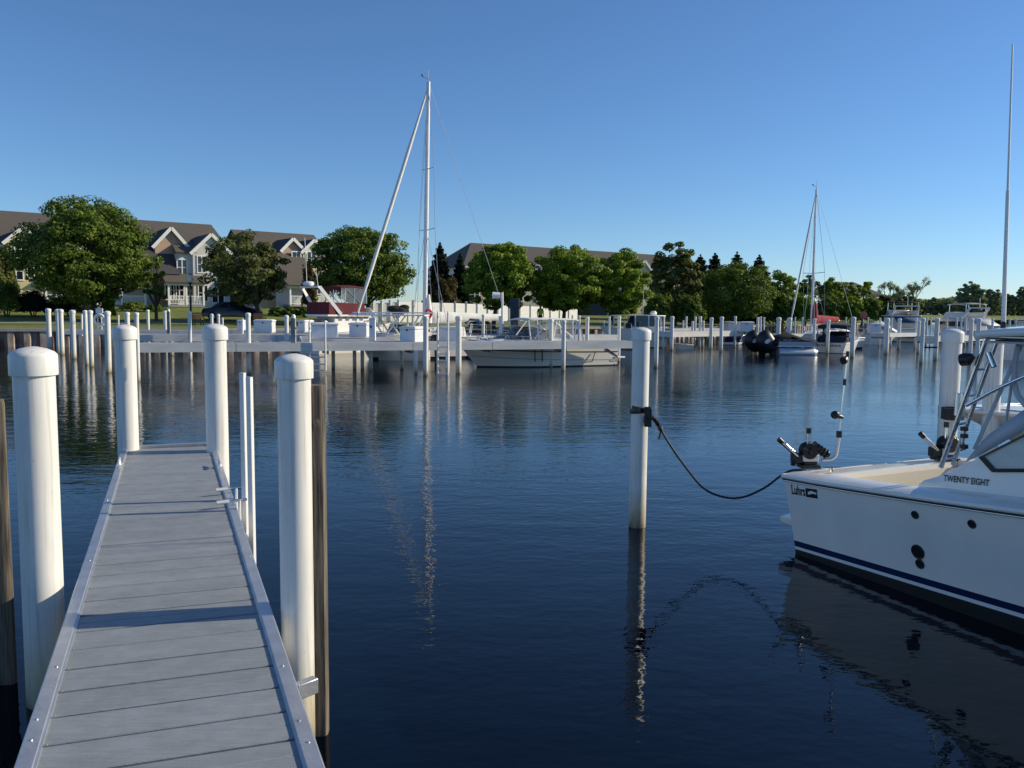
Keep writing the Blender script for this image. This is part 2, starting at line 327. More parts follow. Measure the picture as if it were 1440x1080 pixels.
# ------------------------------------------------------------------ mesh builder
class MB:
    def __init__(s): s.v = []; s.f = []; s.m = []
    def add(s, vs, fs, mi=0):
        o = len(s.v); s.v += [tuple(p) for p in vs]; s.f += [tuple(i + o for i in f) for f in fs]; s.m += [mi] * len(fs); return s
    def box(s, c, d, rz=0., mi=0, taper=1., rx=0., ry=0.):
        hx, hy, hz = d[0] / 2, d[1] / 2, d[2] / 2
        M = Matrix.Rotation(rz, 3, 'Z') @ Matrix.Rotation(ry, 3, 'Y') @ Matrix.Rotation(rx, 3, 'X'); C = Vector(c); vs = []
        for z, k in ((-hz, 1), (hz, taper)):
            for x, y in ((-hx, -hy), (hx, -hy), (hx, hy), (-hx, hy)): vs.append(C + M @ Vector((x * k, y * k, z)))
        return s.add(vs, [(3, 2, 1, 0), (4, 5, 6, 7), (0, 1, 5, 4), (1, 2, 6, 5), (2, 3, 7, 6), (3, 0, 4, 7)], mi)
    def bar(s, a, b, w, h, mi=0):
        """rectangular bar from a to b, w sideways, h up"""
        a = Vector(a); b = Vector(b); d = (b - a).normalized(); up = Vector((0, 0, 1))
        if abs(d.z) > .98: up = Vector((0, 1, 0))
        si = d.cross(up).normalized(); u = si.cross(d).normalized(); vs = []
        for p in (a, b):
            for i, j in ((-1, -1), (1, -1), (1, 1), (-1, 1)): vs.append(p + si * (i * w / 2) + u * (j * h / 2))
        return s.add(vs, [(3, 2, 1, 0), (4, 5, 6, 7), (0, 1, 5, 4), (1, 2, 6, 5), (2, 3, 7, 6), (3, 0, 4, 7)], mi)
    def tube(s, pts, r, n=8, mi=0, caps=True):
        P = [Vector(p) for p in pts]; rs = r if isinstance(r, (list, tuple)) else [r] * len(P)
        o = len(s.v); prev = None
        for i, p in enumerate(P):
            d = (P[min(i + 1, len(P) - 1)] - P[max(i - 1, 0)]).normalized()
            if prev is None:
                a = Vector((0, 0, 1)) if abs(d.z) < .9 else Vector((1, 0, 0)); x = d.cross(a).normalized()
            else: x = (prev - d * prev.dot(d)).normalized()
            y = d.cross(x); prev = x
            for k in range(n):
                t = 2 * math.pi * k / n; s.v.append(tuple(p + (x * math.cos(t) + y * math.sin(t)) * rs[i]))
        for i in range(len(P) - 1):
            for k in range(n):
                k2 = (k + 1) % n; s.f.append((o + i * n + k, o + i * n + k2, o + (i + 1) * n + k2, o + (i + 1) * n + k)); s.m.append(mi)
        if caps:
            s.f.append(tuple(o + k for k in range(n))[::-1]); s.f.append(tuple(o + (len(P) - 1) * n + k for k in range(n))); s.m += [mi, mi]
        return s
    def lathe(s, prof, c=(0, 0, 0), n=24, mi=0, caps=True):
        o = len(s.v)
        for r, z in prof:
            for k in range(n):
                t = 2 * math.pi * k / n; s.v.append((c[0] + r * math.cos(t), c[1] + r * math.sin(t), c[2] + z))
        for i in range(len(prof) - 1):
            for k in range(n):
                k2 = (k + 1) % n; s.f.append((o + i * n + k, o + i * n + k2, o + (i + 1) * n + k2, o + (i + 1) * n + k)); s.m.append(mi)
        if caps:
            s.f.append(tuple(o + k for k in range(n))[::-1]); s.f.append(tuple(o + (len(prof) - 1) * n + k for k in range(n))); s.m += [mi, mi]
        return s
    def prism(s, poly, off, mi=0):
        """extrude a 3D polygon by a vector"""
        P = [Vector(p) for p in poly]; q = Vector(off); n = len(P)
        fs = [tuple(range(n))[::-1], tuple(range(n, 2 * n))] + [(i, (i + 1) % n, n + (i + 1) % n, n + i) for i in range(n)]
        return s.add(P + [p + q for p in P], fs, mi)
    def grid(s, rows, mi=0, close=False):
        o = len(s.v); n = len(rows[0])
        for r in rows: s.v += [tuple(p) for p in r]
        for i in range(len(rows) - 1):
            for k in range(n if close else n - 1):
                k2 = (k + 1) % n; s.f.append((o + i * n + k, o + i * n + k2, o + (i + 1) * n + k2, o + (i + 1) * n + k)); s.m.append(mi)
        return s
    def ball(s, c, r, n=12, mi=0, sc=(1, 1, 1)):
        o = len(s.v); m = n // 2
        for i in range(m + 1):
            a = math.pi * i / m
            for k in range(n):
                t = 2 * math.pi * k / n; s.v.append((c[0] + r * sc[0] * math.sin(a) * math.cos(t), c[1] + r * sc[1] * math.sin(a) * math.sin(t), c[2] - r * sc[2] * math.cos(a)))
        for i in range(m):
            for k in range(n):
                k2 = (k + 1) % n; s.f.append((o + i * n + k, o + i * n + k2, o + (i + 1) * n + k2, o + (i + 1) * n + k)); s.m.append(mi)
        return s
    def build(s, name, m, parent=None, smooth=True, bevel=0., ang=40, solid=0., loc=None, rz=0.):
        me = bpy.data.meshes.new(name); me.from_pydata(s.v, [], s.f); ms = m if isinstance(m, list) else [m]
        for x in ms: me.materials.append(x)
        if len(ms) > 1: me.polygons.foreach_set('material_index', s.m)
        bm = bmesh.new(); bm.from_mesh(me); bmesh.ops.recalc_face_normals(bm, faces=bm.faces); bm.to_mesh(me); bm.free()
        if smooth:
            me.polygons.foreach_set('use_smooth', [True] * len(me.polygons)); me.set_sharp_from_angle(angle=R_(ang))
        o = bpy.data.objects.new(name, me); col.objects.link(o)
        if parent is not None: o.parent = parent
        if loc is not None: o.location = loc; o.rotation_euler = (0, 0, rz)
        if solid:
            md = o.modifiers.new('solid', 'SOLIDIFY'); md.thickness = solid; md.offset = 0
        if bevel:
            md = o.modifiers.new('bevel', 'BEVEL'); md.width = bevel; md.segments = 2; md.limit_method = 'ANGLE'; md.angle_limit = R_(40)
        return o

def tag(o, label=None, cat=None, group=None, kind=None):
    if label: o['label'] = label
    if cat: o['category'] = cat
    if group: o['group'] = group
    if kind: o['kind'] = kind
    return o
def thing(name, label, cat, loc=(0, 0, 0), rz=0., group=None):
    o = bpy.data.objects.new(name, None); col.objects.link(o); o.location = loc; o.rotation_euler = (0, 0, rz); o.empty_display_size = .3
    return tag(o, label, cat, group)
def text_mesh(body, size, bold=.012):
    cu = bpy.data.curves.new('lettering', 'FONT'); cu.body = body; cu.size = size; cu.resolution_u = 3; cu.offset = bold
    ob = bpy.data.objects.new('lettering', cu); col.objects.link(ob)
    dg = bpy.context.evaluated_depsgraph_get(); me = bpy.data.meshes.new_from_object(ob.evaluated_get(dg))
    bpy.data.objects.remove(ob); vs = [v.co.copy() for v in me.vertices]; fs = [tuple(p.vertices) for p in me.polygons]
    bpy.data.meshes.remove(me); bpy.data.curves.remove(cu)
    return vs, fs
# ------------------------------------------------------------------ setting
def W(px, d): return (px - 720) / F * d
mb = MB(); mb.add([(-4000, -200, 0), (4000, -200, 0), (4000, 9000, 0), (-4000, 9000, 0)], [(0, 1, 2, 3)])
tag(mb.build('water', WATER, smooth=False), kind='structure')

SH = [(-900, 40), (-400, 44), (68, 50), (300, 53), (600, 62), (800, 70), (930, 76), (1100, 95), (1230, 130), (1300, 210), (1440, 280), (1900, 360), (2600, 420)]
SHP = [Vector((W(a, d), d, 0)) for a, d in SH]
def shore_pts(n=6):
    out = []
    for i in range(len(SHP) - 1):
        for k in range(n): out.append(SHP[i].lerp(SHP[i + 1], k / n))
    return out + [SHP[-1]]
SP = shore_pts()
def shore_dist(x, y):
    p = Vector((x, y)); best = 1e9
    for i in range(len(SHP) - 1):
        a = SHP[i].xy; b = SHP[i + 1].xy; t = max(0, min(1, (p - a).dot(b - a) / (b - a).length_squared)); best = min(best, (p - (a + (b - a) * t)).length)
    return best
def gz(x, y):
    o = shore_dist(x, y); t = min(1, o / 38); return 1.08 + 1.42 * t * t * (3 - 2 * t)
rows = []
for o in (0, .6, 2, 5, 9, 14, 20, 26, 32, 40, 60, 110, 300, 3000):
    r = []
    for i, p in enumerate(SP):
        n = Vector((0, 1, 0))
        a = SP[max(0, i - 1)]; b = SP[min(len(SP) - 1, i + 1)]; tdir = (b - a).normalized(); n = Vector((-tdir.y, tdir.x, 0))
        n = (n * max(0, 1 - o / 60) + Vector((0.0, 1, 0)) * min(1, o / 60)).normalized()
        q = p + n * o; t = min(1, o / 38); z = 1.08 + 1.42 * t * t * (3 - 2 * t)
        r.append((q.x, q.y, z))
    rows.append(r)
mb = MB(); mb.grid(rows); tag(mb.build('ground', GRASS), kind='structure')
# footpath along the bank
mb = MB(); pr = []
for i, p in enumerate(SP):
    if i > 44: break
    a = SP[max(0, i - 1)]; b = SP[min(len(SP) - 1, i + 1)]; td = (b - a).normalized(); n = Vector((-td.y, td.x, 0)); r = []
    for o in (7.2, 8.9):
        q = p + n * o; r.append((q.x, q.y, gz(q.x, q.y) + .05))
    pr.append(r)
mb.grid(pr); tag(mb.build('footpath', PATH), kind='structure')
# corrugated seawall with concrete cap
mb = MB(); top = []; bot = []; L = 0
for i in range(len(SHP) - 1):
    a, b = SHP[i], SHP[i + 1]; d = b - a; l = d.length; u = d / l; n = Vector((-u.y, u.x, 0)); k = 0.
    while k < l and (a + u * k).y < 140:
        for f, off in ((0, -.28), (.30, -.28), (.42, 0), (.72, 0)):
            if k + f < l:
                q = a + u * (k + f) + n * off; top.append((q.x, q.y, .92)); bot.append((q.x, q.y, -.3))
        k += .84
mb.grid([bot, top])
wl = thing('seawall', 'rust streaked corrugated steel seawall along the lawn edge', 'seawall')
mb.build('sheet_piling', SEAWALL, wl, smooth=False)
mb = MB()
for i in range(len(SHP) - 1):
    a, b = SHP[i], SHP[i + 1]
    if a.y > 140: break
    u = (b - a).normalized(); n = Vector((-u.y, u.x, 0))
    mb.grid([[a - n * .34 + Vector((0, 0, .92)), b - n * .34 + Vector((0, 0, .92))], [a - n * .34 + Vector((0, 0, 1.1)), b - n * .34 + Vector((0, 0, 1.1))], [a + n * .3 + Vector((0, 0, 1.1)), b + n * .3 + Vector((0, 0, 1.1))]])
mb.build('wall_cap', CONC, wl, smooth=False)

# ------------------------------------------------------------------ near finger dock
ZD = .72
A_ = on_z(20, 1080, ZD); B_ = on_z(172, 629, ZD); C_ = on_z(457, 1080, ZD); D_ = on_z(302, 623, ZD)
A_ = A_ + (A_ - B_) * .55; C_ = C_ + (C_ - D_) * .55
dock = thing('finger_dock', 'pale grey plank finger dock running out from the bottom left', 'dock')
uL = (B_ - A_).normalized(); uR = (D_ - C_).normalized(); nr = Vector((uL.y, -uL.x, 0))
FW = .068
Lin = A_ + nr * FW; Rin = C_ - nr * FW
vp = ray(4100, 470); wdir = Vector((vp.x, vp.y, 0)).normalized()
def isect(p, d, q, e):
    det = d.x * (-e.y) + e.x * d.y
    t = ((q.x - p.x) * (-e.y) + e.x * (q.y - p.y)) / det
    return p + d * t
mb = MB(); k = -9; seams = []
while True:
    y0 = 2.984 + .2153 * k; y1 = y0 + .2153; k += 1
    q0 = Rin + uR * ((y0 - Rin.y) / uR.y); q1 = Rin + uR * ((y1 - Rin.y) / uR.y)
    if q1.y > D_.y + .02: break
    if q0.y < C_.y: continue
    q0 = q0 + uR * .0075; q1 = q1 - uR * .0075; seams.append((q0.copy(), uR))
    p0 = isect(q0, wdir, Lin, uL); p1 = isect(q1, wdir, Lin, uL)
    jz = random.uniform(-.0012, .0012)
    # slightly crowned plank with shallow grooves
    rowsb = []
    for tt, dz in ((0, -.03), (0, -.004), (.02, 0), (.48, .0), (.5, -.0025), (.52, 0), (.98, 0), (1, -.004), (1, -.03)):
        a = p0.lerp(p1, tt); b = q0.lerp(q1, tt); rowsb.append([(a.x, a.y, ZD + dz + jz - .004), (b.x, b.y, ZD + dz + jz - .004)])
    mb.grid(rowsb)
    yl = q1.y
mb.build('decking', DECK, dock, ang=20)
mb = MB(); mb.add([Lin + Vector((0, 0, -.045)), Rin + Vector((0, 0, -.045)), Rin + uR * ((D_.y - Rin.y) / uR.y) + Vector((0, 0, -.045)), Lin + uL * ((B_.y - Lin.y) / uL.y) + Vector((0, 0, -.045))], [(0, 1, 2, 3)])
mb.build('gap_shade_sheet', BLACK, dock, smooth=False)  # added black sheet, no real dock part; paints the shade in plank gaps
proto = None
for q, e in seams:
    for side in (0,):
        p = isect(q, wdir, Lin, uL) if side == 0 else q
        if proto is None: proto = MB().box((0, 0, .003), (.011, .008, .005)).build('plank_clip', GREYWOOD, dock, bevel=.002); o = proto
        else: o = proto.copy(); col.objects.link(o)
        o.location = (p.x + (.016 if side == 0 else -.016), p.y, ZD - .004); o.rotation_euler = (0, 0, R_(-20))
def rail(p, q, s, name):
    m = MB(); d = (q - p).normalized(); n = Vector((d.y, -d.x, 0)) * s     # n points inwards
    prof = [(-.0, -.20), (-.0, .004), (.006, .010), (FW - .010, .010), (FW - .008, .003), (FW + .002, .001), (FW + .002, -.05)]
    m.grid([[p + n * a + Vector((0, 0, b)) for a, b in prof], [q + n * a + Vector((0, 0, b)) for a, b in prof]])
    o = m.build(name, ALU, dock, ang=20); return o
r1 = rail(A_, B_, 1, 'edge_rail'); r2 = rail(C_, D_, -1, 'edge_rail')
mb = MB(); e0, e1 = B_, D_
dd = (e1 - e0).normalized(); nn = Vector((-dd.y, dd.x, 0))
mb.prism([e0 + Vector((0, 0, .012)), e0 - nn * .05 + Vector((0, 0, .012)), e0 - nn * .05 + Vector((0, 0, -.2)), e0 + nn * .02 + Vector((0, 0, -.2)), e0 + nn * .02 + Vector((0, 0, .012))], e1 - e0)
mb.build('end_rail', ALU, dock, smooth=False)
for t in [i / 12 for i in range(13)]:
    a = A_.lerp(B_, t) + nr * .03; b = C_.lerp(D_, t) - nr * .03; mb = MB(); mb.bar(a + Vector((0, 0, -.1)), b + Vector((0, 0, -.1)), .05, .12)
    mb.build('joist', GREYWOOD, dock, smooth=False)
# rail bolts
for side, (p, q, s) in enumerate(((A_, B_, 1), (C_, D_, -1))):
    for t in (.37, .385, .43, .58, .74, .9):
        c = p.lerp(q, t) + nr * (s * (.03 + random.uniform(-.012, .012)))
        MB().lathe([(.0065, 0), (.0065, .004), (.003, .006)], (c.x, c.y, ZD + .009), 8).build('bolt', ALU, dock)
# horn cleats near the far end
def cleat(name, parent, c, d, L=.2, m=ALUW, z=ZD + .01):
    m_ = MB(); d = Vector((d.x, d.y, 0)).normalized(); c = Vector((c.x, c.y, z))
    m_.tube([c + d * (-L / 2) + Vector((0, 0, .055)), c + d * (-L / 4) + Vector((0, 0, .048)), c + d * (L / 4) + Vector((0, 0, .048)), c + d * (L / 2) + Vector((0, 0, .055))], [.007, .013, .013, .007], 8)
    for s in (-1, 1): m_.tube([c + d * (s * L * .17), c + d * (s * L * .15) + Vector((0, 0, .05))], [.02, .011], 8)
    m_.box(c + Vector((0, 0, .004)), (.05, L * .5, .008), math.atan2(d.y, d.x) - math.pi / 2)
    return m_.build(name, m, parent)
c1 = on_z(166, 655, ZD); c2 = on_z(313, 657, ZD)
cleat('cleat', dock, A_ + uL * (c1 - A_).dot(uL) + nr * .03, uL, .24); cleat('cleat', dock, C_ + uR * (c2 - C_).dot(uR) - nr * .03, uR, .24)

# ------------------------------------------------------------------ posts
def make_post(name, label, x, y, ztop, r, group=None, m=PVC, zbot=-1.2, cap=True, seed=0, lean=(0, 0), n=28, cat='post'):
    t = thing(name, label, cat, (x, y, 0), 0, group)
    ch = r * 1.08
    z1 = ztop - (ch + r * .42 if cap else 0)
    mb = MB(); mb.lathe([(r, zbot), (r, z1 + (.04 if cap else 0))], n=n)
    s = mb.build('sleeve' if m is PVC else 'pile', m, t)
    if cap:
        R = r * 1.15
        prof = [(r * 1.0, z1), (R, z1), (R * 1.004, z1 + .008), (R * 1.004, z1 + ch * .93), (R * .985, z1 + ch), (R * .86, z1 + ch + r * .15), (R * .55, z1 + ch + r * .31), (R * .2, z1 + ch + r * .40), (0.001, z1 + ch + r * .42)]
        MB().lathe(prof, n=n, caps=False).build('cap', PVC, t, ang=50)
    t.rotation_euler = (lean[0], lean[1], random.uniform(0, 6))
    return t
def near_post(label, px, topy, wpx, yd, **k):
    p = at_y(px, topy, yd); return make_post('mooring_post', label, p.x, p.y, p.z, wpx / 2 * yd / F * math.cos(math.atan((px - 720) / F)), n=48, **k)
near_post('stout white capped post at the near left edge of the grey dock', 46, 487, 62, 4.72)
np2 = near_post('slimmer white capped post beside the ladder side of the dock, in front of a timber', 413, 497, 48, 4.32)
near_post('white capped post at the far left corner of the grey dock', 175, 456, 31, 9.35)
near_post('white capped post at the far right corner of the grey dock', 302, 455, 32, 9.3)
mp = at_y(902, 460, 8.87)
mpost = near_post('lone white post in open water with a black mooring strap around it', 902, 460, 24.5, 8.87)
near_post('white post behind the sport boat stern with a black band around it', 1340, 462, 29, 9.75)
near_post('white post behind the sport boat seen through its stanchions', 1400, 466, 26, 10.9)

def pile(label, px0, px1, topy, yd, dw):
    a = at_y(px0, topy, yd); b = at_y(px1, topy, yd); t = thing('timber_pile', label, 'timber pile', ((a.x + b.x) / 2, yd, 0), R_(8))
    w = (b.x - a.x); mb = MB(); zt = a.z; rows = []
    for z in [i * .12 for i in range(-6, 60)]:
        if z > zt - .01: break
        rows.append(z)
    rows += [zt - .03, zt]; g = []
    for i, z in enumerate(rows):
        k = .94 if i == len(rows) - 1 else 1.; r = []
        for c in range(20):
            ang = 2 * math.pi * c / 20; e = 4
            rr = 1 / ((abs(math.cos(ang)) ** e + abs(math.sin(ang)) ** e) ** (1 / e)); j = 1 + .018 * math.sin(5 * ang + z * 1.7) + .012 * math.sin(11 * ang - z)
            r.append((w / 2 * rr * k * j * math.cos(ang), dw / 2 * rr * k * j * math.sin(ang), z))
        g.append(r)
    mb.grid(g, close=True); mb.f.append(tuple(range(len(mb.v) - 20, len(mb.v)))); mb.m.append(0)
    mb.build('pile_shaft', TIMBER, t)
    mb = MB(); mb.ball((w * .05, -dw / 2 - .0, 1.72 if px0 > 300 else 1.2), .018, 10, sc=(1, .4, 1.6)); mb.build('knot', TIMBER, t)
    return t
pile('dark weathered timber pile behind the right hand dock post', 434, 457, 541, 4.40, .12)
pile('dark weathered timber pile cut off by the left frame edge', -40, 4, 561, 4.95, .06)
# brackets from dock rail to piles
def bracket(pxa, pya, pxb, pyb, z, w):
    a = on_z(pxa, pya, z); b = on_z(pxb, pyb, z); mb = MB()
    mb.bar(a, b, w, .07); mb.build('pile_bracket', ALU, dock, bevel=.004)
bracket(418, 972, 444, 962, .63, .045)

# swing ladder parked beside the dock
lad = thing('dock_ladder', 'white swim ladder standing at the right edge of the grey dock', 'ladder')
def lpt(px, py, yd): return at_y(px, py, yd)
Yl = 6.55
la = at_y(341, 524, Yl); lb = at_y(350, 531, Yl + .0); lowz = -.25
p0 = C_ + uR * ((7.0 - C_.y) / uR.y)
for i, (px, py, yy) in enumerate(((341, 524, 6.9), (350.5, 530, 6.55))):
    q = at_y(px, py, yy); mb = MB(); mb.box((q.x, q.y, (q.z + lowz) / 2), (.050, .03, q.z - lowz), R_(-22)); mb.box((q.x + .014, q.y - .016, (q.z + lowz) / 2), (.010, .02, q.z - lowz - .01), R_(-22))
    mb.build('ladder_rail', WHITE, lad, bevel=.004)
qa = at_y(341, 524, 6.9); qb = at_y(350.5, 530, 6.55)
for z in (-.1, .16, .42):
    mb = MB(); mb.tube([(qa.x, qa.y, z), (qb.x, qb.y, z)], .014, 8); mb.build('rung', ALUW, lad)
for (xa, ya, xb, yb, yy) in ((305, 689, 341, 685, 7.6), (306, 707, 347, 702, 7.05)):
    a = at_y(xa, ya, yy); b = at_y(xb, yb, yy); mb = MB(); z = .76
    a = on_z(xa, ya, .77); b = on_z(xb, yb, .77)
    mb.tube([a, b], .011, 10); h = mb.build('hook_arm', CHROME, lad)
    mb = MB(); mb.tube([a - (b - a).normalized() * .01, a + (b - a).normalized() * .09], .016, 10); mb.build('grip', ALUW, h)
    mb = MB(); c = a.lerp(b, .75); mb.tube([(c.x, c.y, c.z), (c.x, c.y, c.z - .2)], .012, 8); mb.build('hook', WHITE, h)

# mooring line from the lone post to the boat
rp = thing('mooring_line', 'black mooring line sagging from the lone post to the white boat stern', 'rope')
pts = [(903, 584, 8.80), (914, 586, 8.78), (922, 592, 8.78), (928, 602, 8.76), (945, 630, 8.70), (968, 662, 8.6), (990, 687, 8.5), (1018, 699, 8.4), (1045, 699, 8.3), (1075, 686, 8.2), (1098, 669, 8.12), (1112, 662, 8.08), (1124, 661, 8.06), (1134, 662, 8.05)]
P = [at_y(*q) for q in pts]
def smooth_path(P, n=5):
    out = []
    for i in range(len(P) - 1):
        p0 = P[max(0, i - 1)]; p1 = P[i]; p2 = P[i + 1]; p3 = P[min(len(P) - 1, i + 2)]
        for k in range(n):
            t = k / n; out.append(.5 * ((2 * p1) + (p2 - p0) * t + (2 * p0 - 5 * p1 + 4 * p2 - p3) * t * t + (3 * p1 - p0 - 3 * p2 + p3) * t ** 3))
    return out + [P[-1]]
MB().tube(smooth_path(P), .0115, 8).build('rope', BLACK, rp)
mb = MB(); q = smooth_path(P)[4:17]; mb.tube(q, [.018 + .012 * (i % 2) for i in range(len(q))], 8); mb.build('spliced_eye', BLACK, rp)
r0 = 12.25 * 8.87 / F
mb = MB(); c = Vector((mpost.location.x, mpost.location.y, 0)); z = at_y(902, 577, 8.87).z; rows = []
for k in range(25):
    t = 2 * math.pi * k / 24; rr = r0 + .008; zz = z + .012 * math.cos(t + .6)
    rows.append([(c.x + rr * math.cos(t), c.y + rr * math.sin(t), zz + .028), (c.x + (rr + .008) * math.cos(t), c.y + (rr + .008) * math.sin(t), zz), (c.x + rr * math.cos(t), c.y + rr * math.sin(t), zz - .028)])
mb.grid(rows); mb.build('strap', BLACK, rp)
mb = MB(); a = at_y(890, 573, 8.84); b = at_y(902, 577, 8.75); mb.bar(a, b, .03, .05); mb.build('strap_tail', BLACK, rp)
mb = MB(); a = at_y(911, 572, 8.74); b = at_y(911, 600, 8.74); mb.bar(a, b, .075, .05); mb.box(at_y(913, 582, 8.72), (.05, .06, .12)); mb.build('buckle', BLACK, rp, bevel=.006)
mb = MB(); mb.tube([at_y(929, 603, 8.76), at_y(928, 612, 8.76), at_y(926, 618, 8.76)], .009, 8); mb.build('rope_tail', BLACK, rp)
# band on post behind boat
bp_ = at_y(1338, 580, 9.75); mb = MB(); rr = 14.5 * 9.75 / F + .01
mb.lathe([(rr, -.08), (rr + .012, -.07), (rr + .012, .07), (rr, .08)], (bp_.x, bp_.y, bp_.z), 28, caps=False)
mb.box((bp_.x - .1, bp_.y - .16, bp_.z + .0), (.14, .06, .13))
tag(mb.build('post_band', BLACK, bevel=0), 'black band strapped around the white post behind the boat', 'strap')
# ------------------------------------------------------------------ near sport fishing boat
o0 = on_z(1119, 779, 0); o1 = on_z(1440, 893, 0)
BF = (o1 - o0).normalized(); BP = Vector((-BF.y, BF.x, 0))          # forward, port
BO = o0.copy()
rzb = math.atan2(BF.y, BF.x)
boat = thing('sport_fishing_boat', 'white sport fishing boat with navy boot stripe moored stern first at the right edge', 'boat', BO, rzb)
def bpx(px, py, off):
    """pixel -> local (s, off, z) on the boat's plane at port offset off"""
    q = BO + BP * off; s, z = on_line(px, py, (q.x, q.y), (q.x + BF.x, q.y + BF.y)); return Vector((s, off, z))
LB = 7.6; HB = 1.13
def halfb(s):
    return HB if s < 3.6 else HB * (1 - ((s - 3.6) / (LB - 3.6)) ** 2.2)
def zsh(s): return .752 + .068 * s + .006 * s * s
def hullpt(s, z, side):
    f = .10 + .035 * s; zz = max(-.2, z) / zsh(s)
    h = halfb(s) * (1 if z > -.1 else .96) + f * max(0, zz) ** 1.25 * (1 if s < 6.8 else max(0, (LB - s) / .8) ** .5)
    return Vector((s + (.0 if s > .01 else -.10 * max(0, zz)), HB - h * side, z))       # starboard side=1 faces the photographer
SS = [0, .3, .7, 1.1, 1.5, 1.9, 2.3, 2.8, 3.3, 3.8, 4.4, 5, 5.6, 6.2, 6.7, 7.1, 7.4, 7.6]
def zl(s, k):   # stripe levels rise forward
    return {0: -.35, 1: .050 + .034 * s, 2: .078 + .036 * s, 3: .135 + .036 * s}[k]
def band(levels):
    mb = MB()
    for side in (1, -1):
        mb.grid([[hullpt(s, f(s), side) for f in levels] for s in SS])
    a = [hullpt(0, f(0), 1) for f in levels]; b = [hullpt(0, f(0), -1) for f in levels]; mb.grid([a, b])
    return mb
ZT = lambda s: zsh(s)
n_ = 9
top_levels = [(lambda s, t=i / n_: zl(s, 3) + (ZT(s) - zl(s, 3)) * t) for i in range(n_ + 1)]
band(top_levels).build('hull', GELH, boat, ang=60)
band([lambda s: zl(s, 2), lambda s: zl(s, 3)]).build('boot_stripe', NAVY, boat, ang=60)
band([lambda s: zl(s, 1), lambda s: zl(s, 2)]).build('pin_stripe', WHITE, boat, ang=60)
band([lambda s: -.35, lambda s: -.05, lambda s: zl(s, 1)]).build('hull_bottom', ANTIF, boat, ang=60)
# rub rail: white moulding with black insert
for nm, m, dz, r_ in (('rub_rail', GEL, .006, .022), ('rub_rail_insert', BLACK, -.018, .012), ('rub_rail_lip', CHROME, -.034, .007)):
    for side in (1, -1):
        mb = MB(); pts = [hullpt(s, zsh(s), side) + Vector((0, -.004 * side, dz)) for s in SS]
        mb.tube(pts, r_, 10); mb.build(nm, m, boat)
    mb = MB(); a = hullpt(0, zsh(0), 1); b = hullpt(0, zsh(0), -1); mb.tube([a + Vector((-.01, 0, dz)), b + Vector((-.01, 0, dz))], r_, 10); mb.build(nm, m, boat)
# covering boards / side deck
GW = .30
zdk = lambda s: zsh(s) + .026
mb = MB()
for side in (1, -1):
    rows = []
    for s in SS:
        if s > 6.2: break
        o = hullpt(s, zsh(s), side); ins = min(GW, halfb(s) * .8)
        if s > 1.4:
            edge = .27 + max(0, s - 3.2) ** 2 * .085 + .06; ins = max(ins, (edge - o.y) if side == 1 else (o.y - (2 * HB - edge)))
        rows.append([(o.x, o.y + .01 * side, zsh(s) + .01), (o.x, o.y + .03 * side, zdk(s)), (o.x if s > .01 else o.x, o.y + ins * side, zdk(s) + .012), (o.x, o.y + (ins + .012) * side, zdk(s) - .01), (o.x, o.y + (ins + .014) * side, zdk(s) - .06)])
    mb.grid(rows)
a = hullpt(0, zsh(0), 1); b = hullpt(0, zsh(0), -1)
mb.grid([[(-.105, a.y + .02, zsh(0) + .01), (-.105, b.y - .02, zsh(0) + .02)], [(-.085, a.y + .02, zdk(0) + .001), (-.085, b.y - .02, zdk(0) + .001)], [(.19, a.y + .1, zdk(0) + .013), (.19, b.y - .1, zdk(0) + .013)], [(.20, a.y + .1, zdk(0) - .05), (.20, b.y - .1, zdk(0) - .05)]])
mb.build('covering_board', GEL, boat, ang=50)
# cockpit liner, floor, bulkhead
S0, S1 = .20, 1.95
mb = MB(); zf = .12
def inn(s, side): o = hullpt(s, zsh(s), side); return o.y + (GW + .013) * side
ring = [(S0, inn(S0, 1)), (S0, inn(S0, -1)), (S1, inn(S1, -1)), (S1, inn(S1, 1))]
ys, yp = inn(.5, 1), inn(.5, -1)
path = [(S0 + .18, ys), (S0, ys + .18), (S0, yp - .18), (S0 + .18, yp), (S1, inn(S1, -1))]
st = [(S1, inn(S1, 1))] + path
for i in range(len(st) - 1):
    (xa, ya), (xb, yb) = st[i], st[i + 1]
    mb.grid([[(xa, ya, zdk(xa) - .05), (xb, yb, zdk(xb) - .05)], [(xa, ya, zf), (xb, yb, zf)]])
mb.add([(x, y, zf) for x, y in st], [tuple(range(len(st)))])
mb.build('cockpit_liner', GELD, boat, ang=30)
# swim platform
mb = MB(); pl = []
for t in range(9):
    yy = .12 + (2 * HB - .24) * t / 8; e = .45 - (.10 if t in (0, 8) else .03 if t in (1, 7) else 0); pl.append((-e, yy, .285))
poly = [(0.03, .12, .285)] + pl + [(.03, 2 * HB - .12, .285)]
mb.prism(poly, (0, 0, -.07)); mb.build('swim_platform', GEL, boat, bevel=.012)
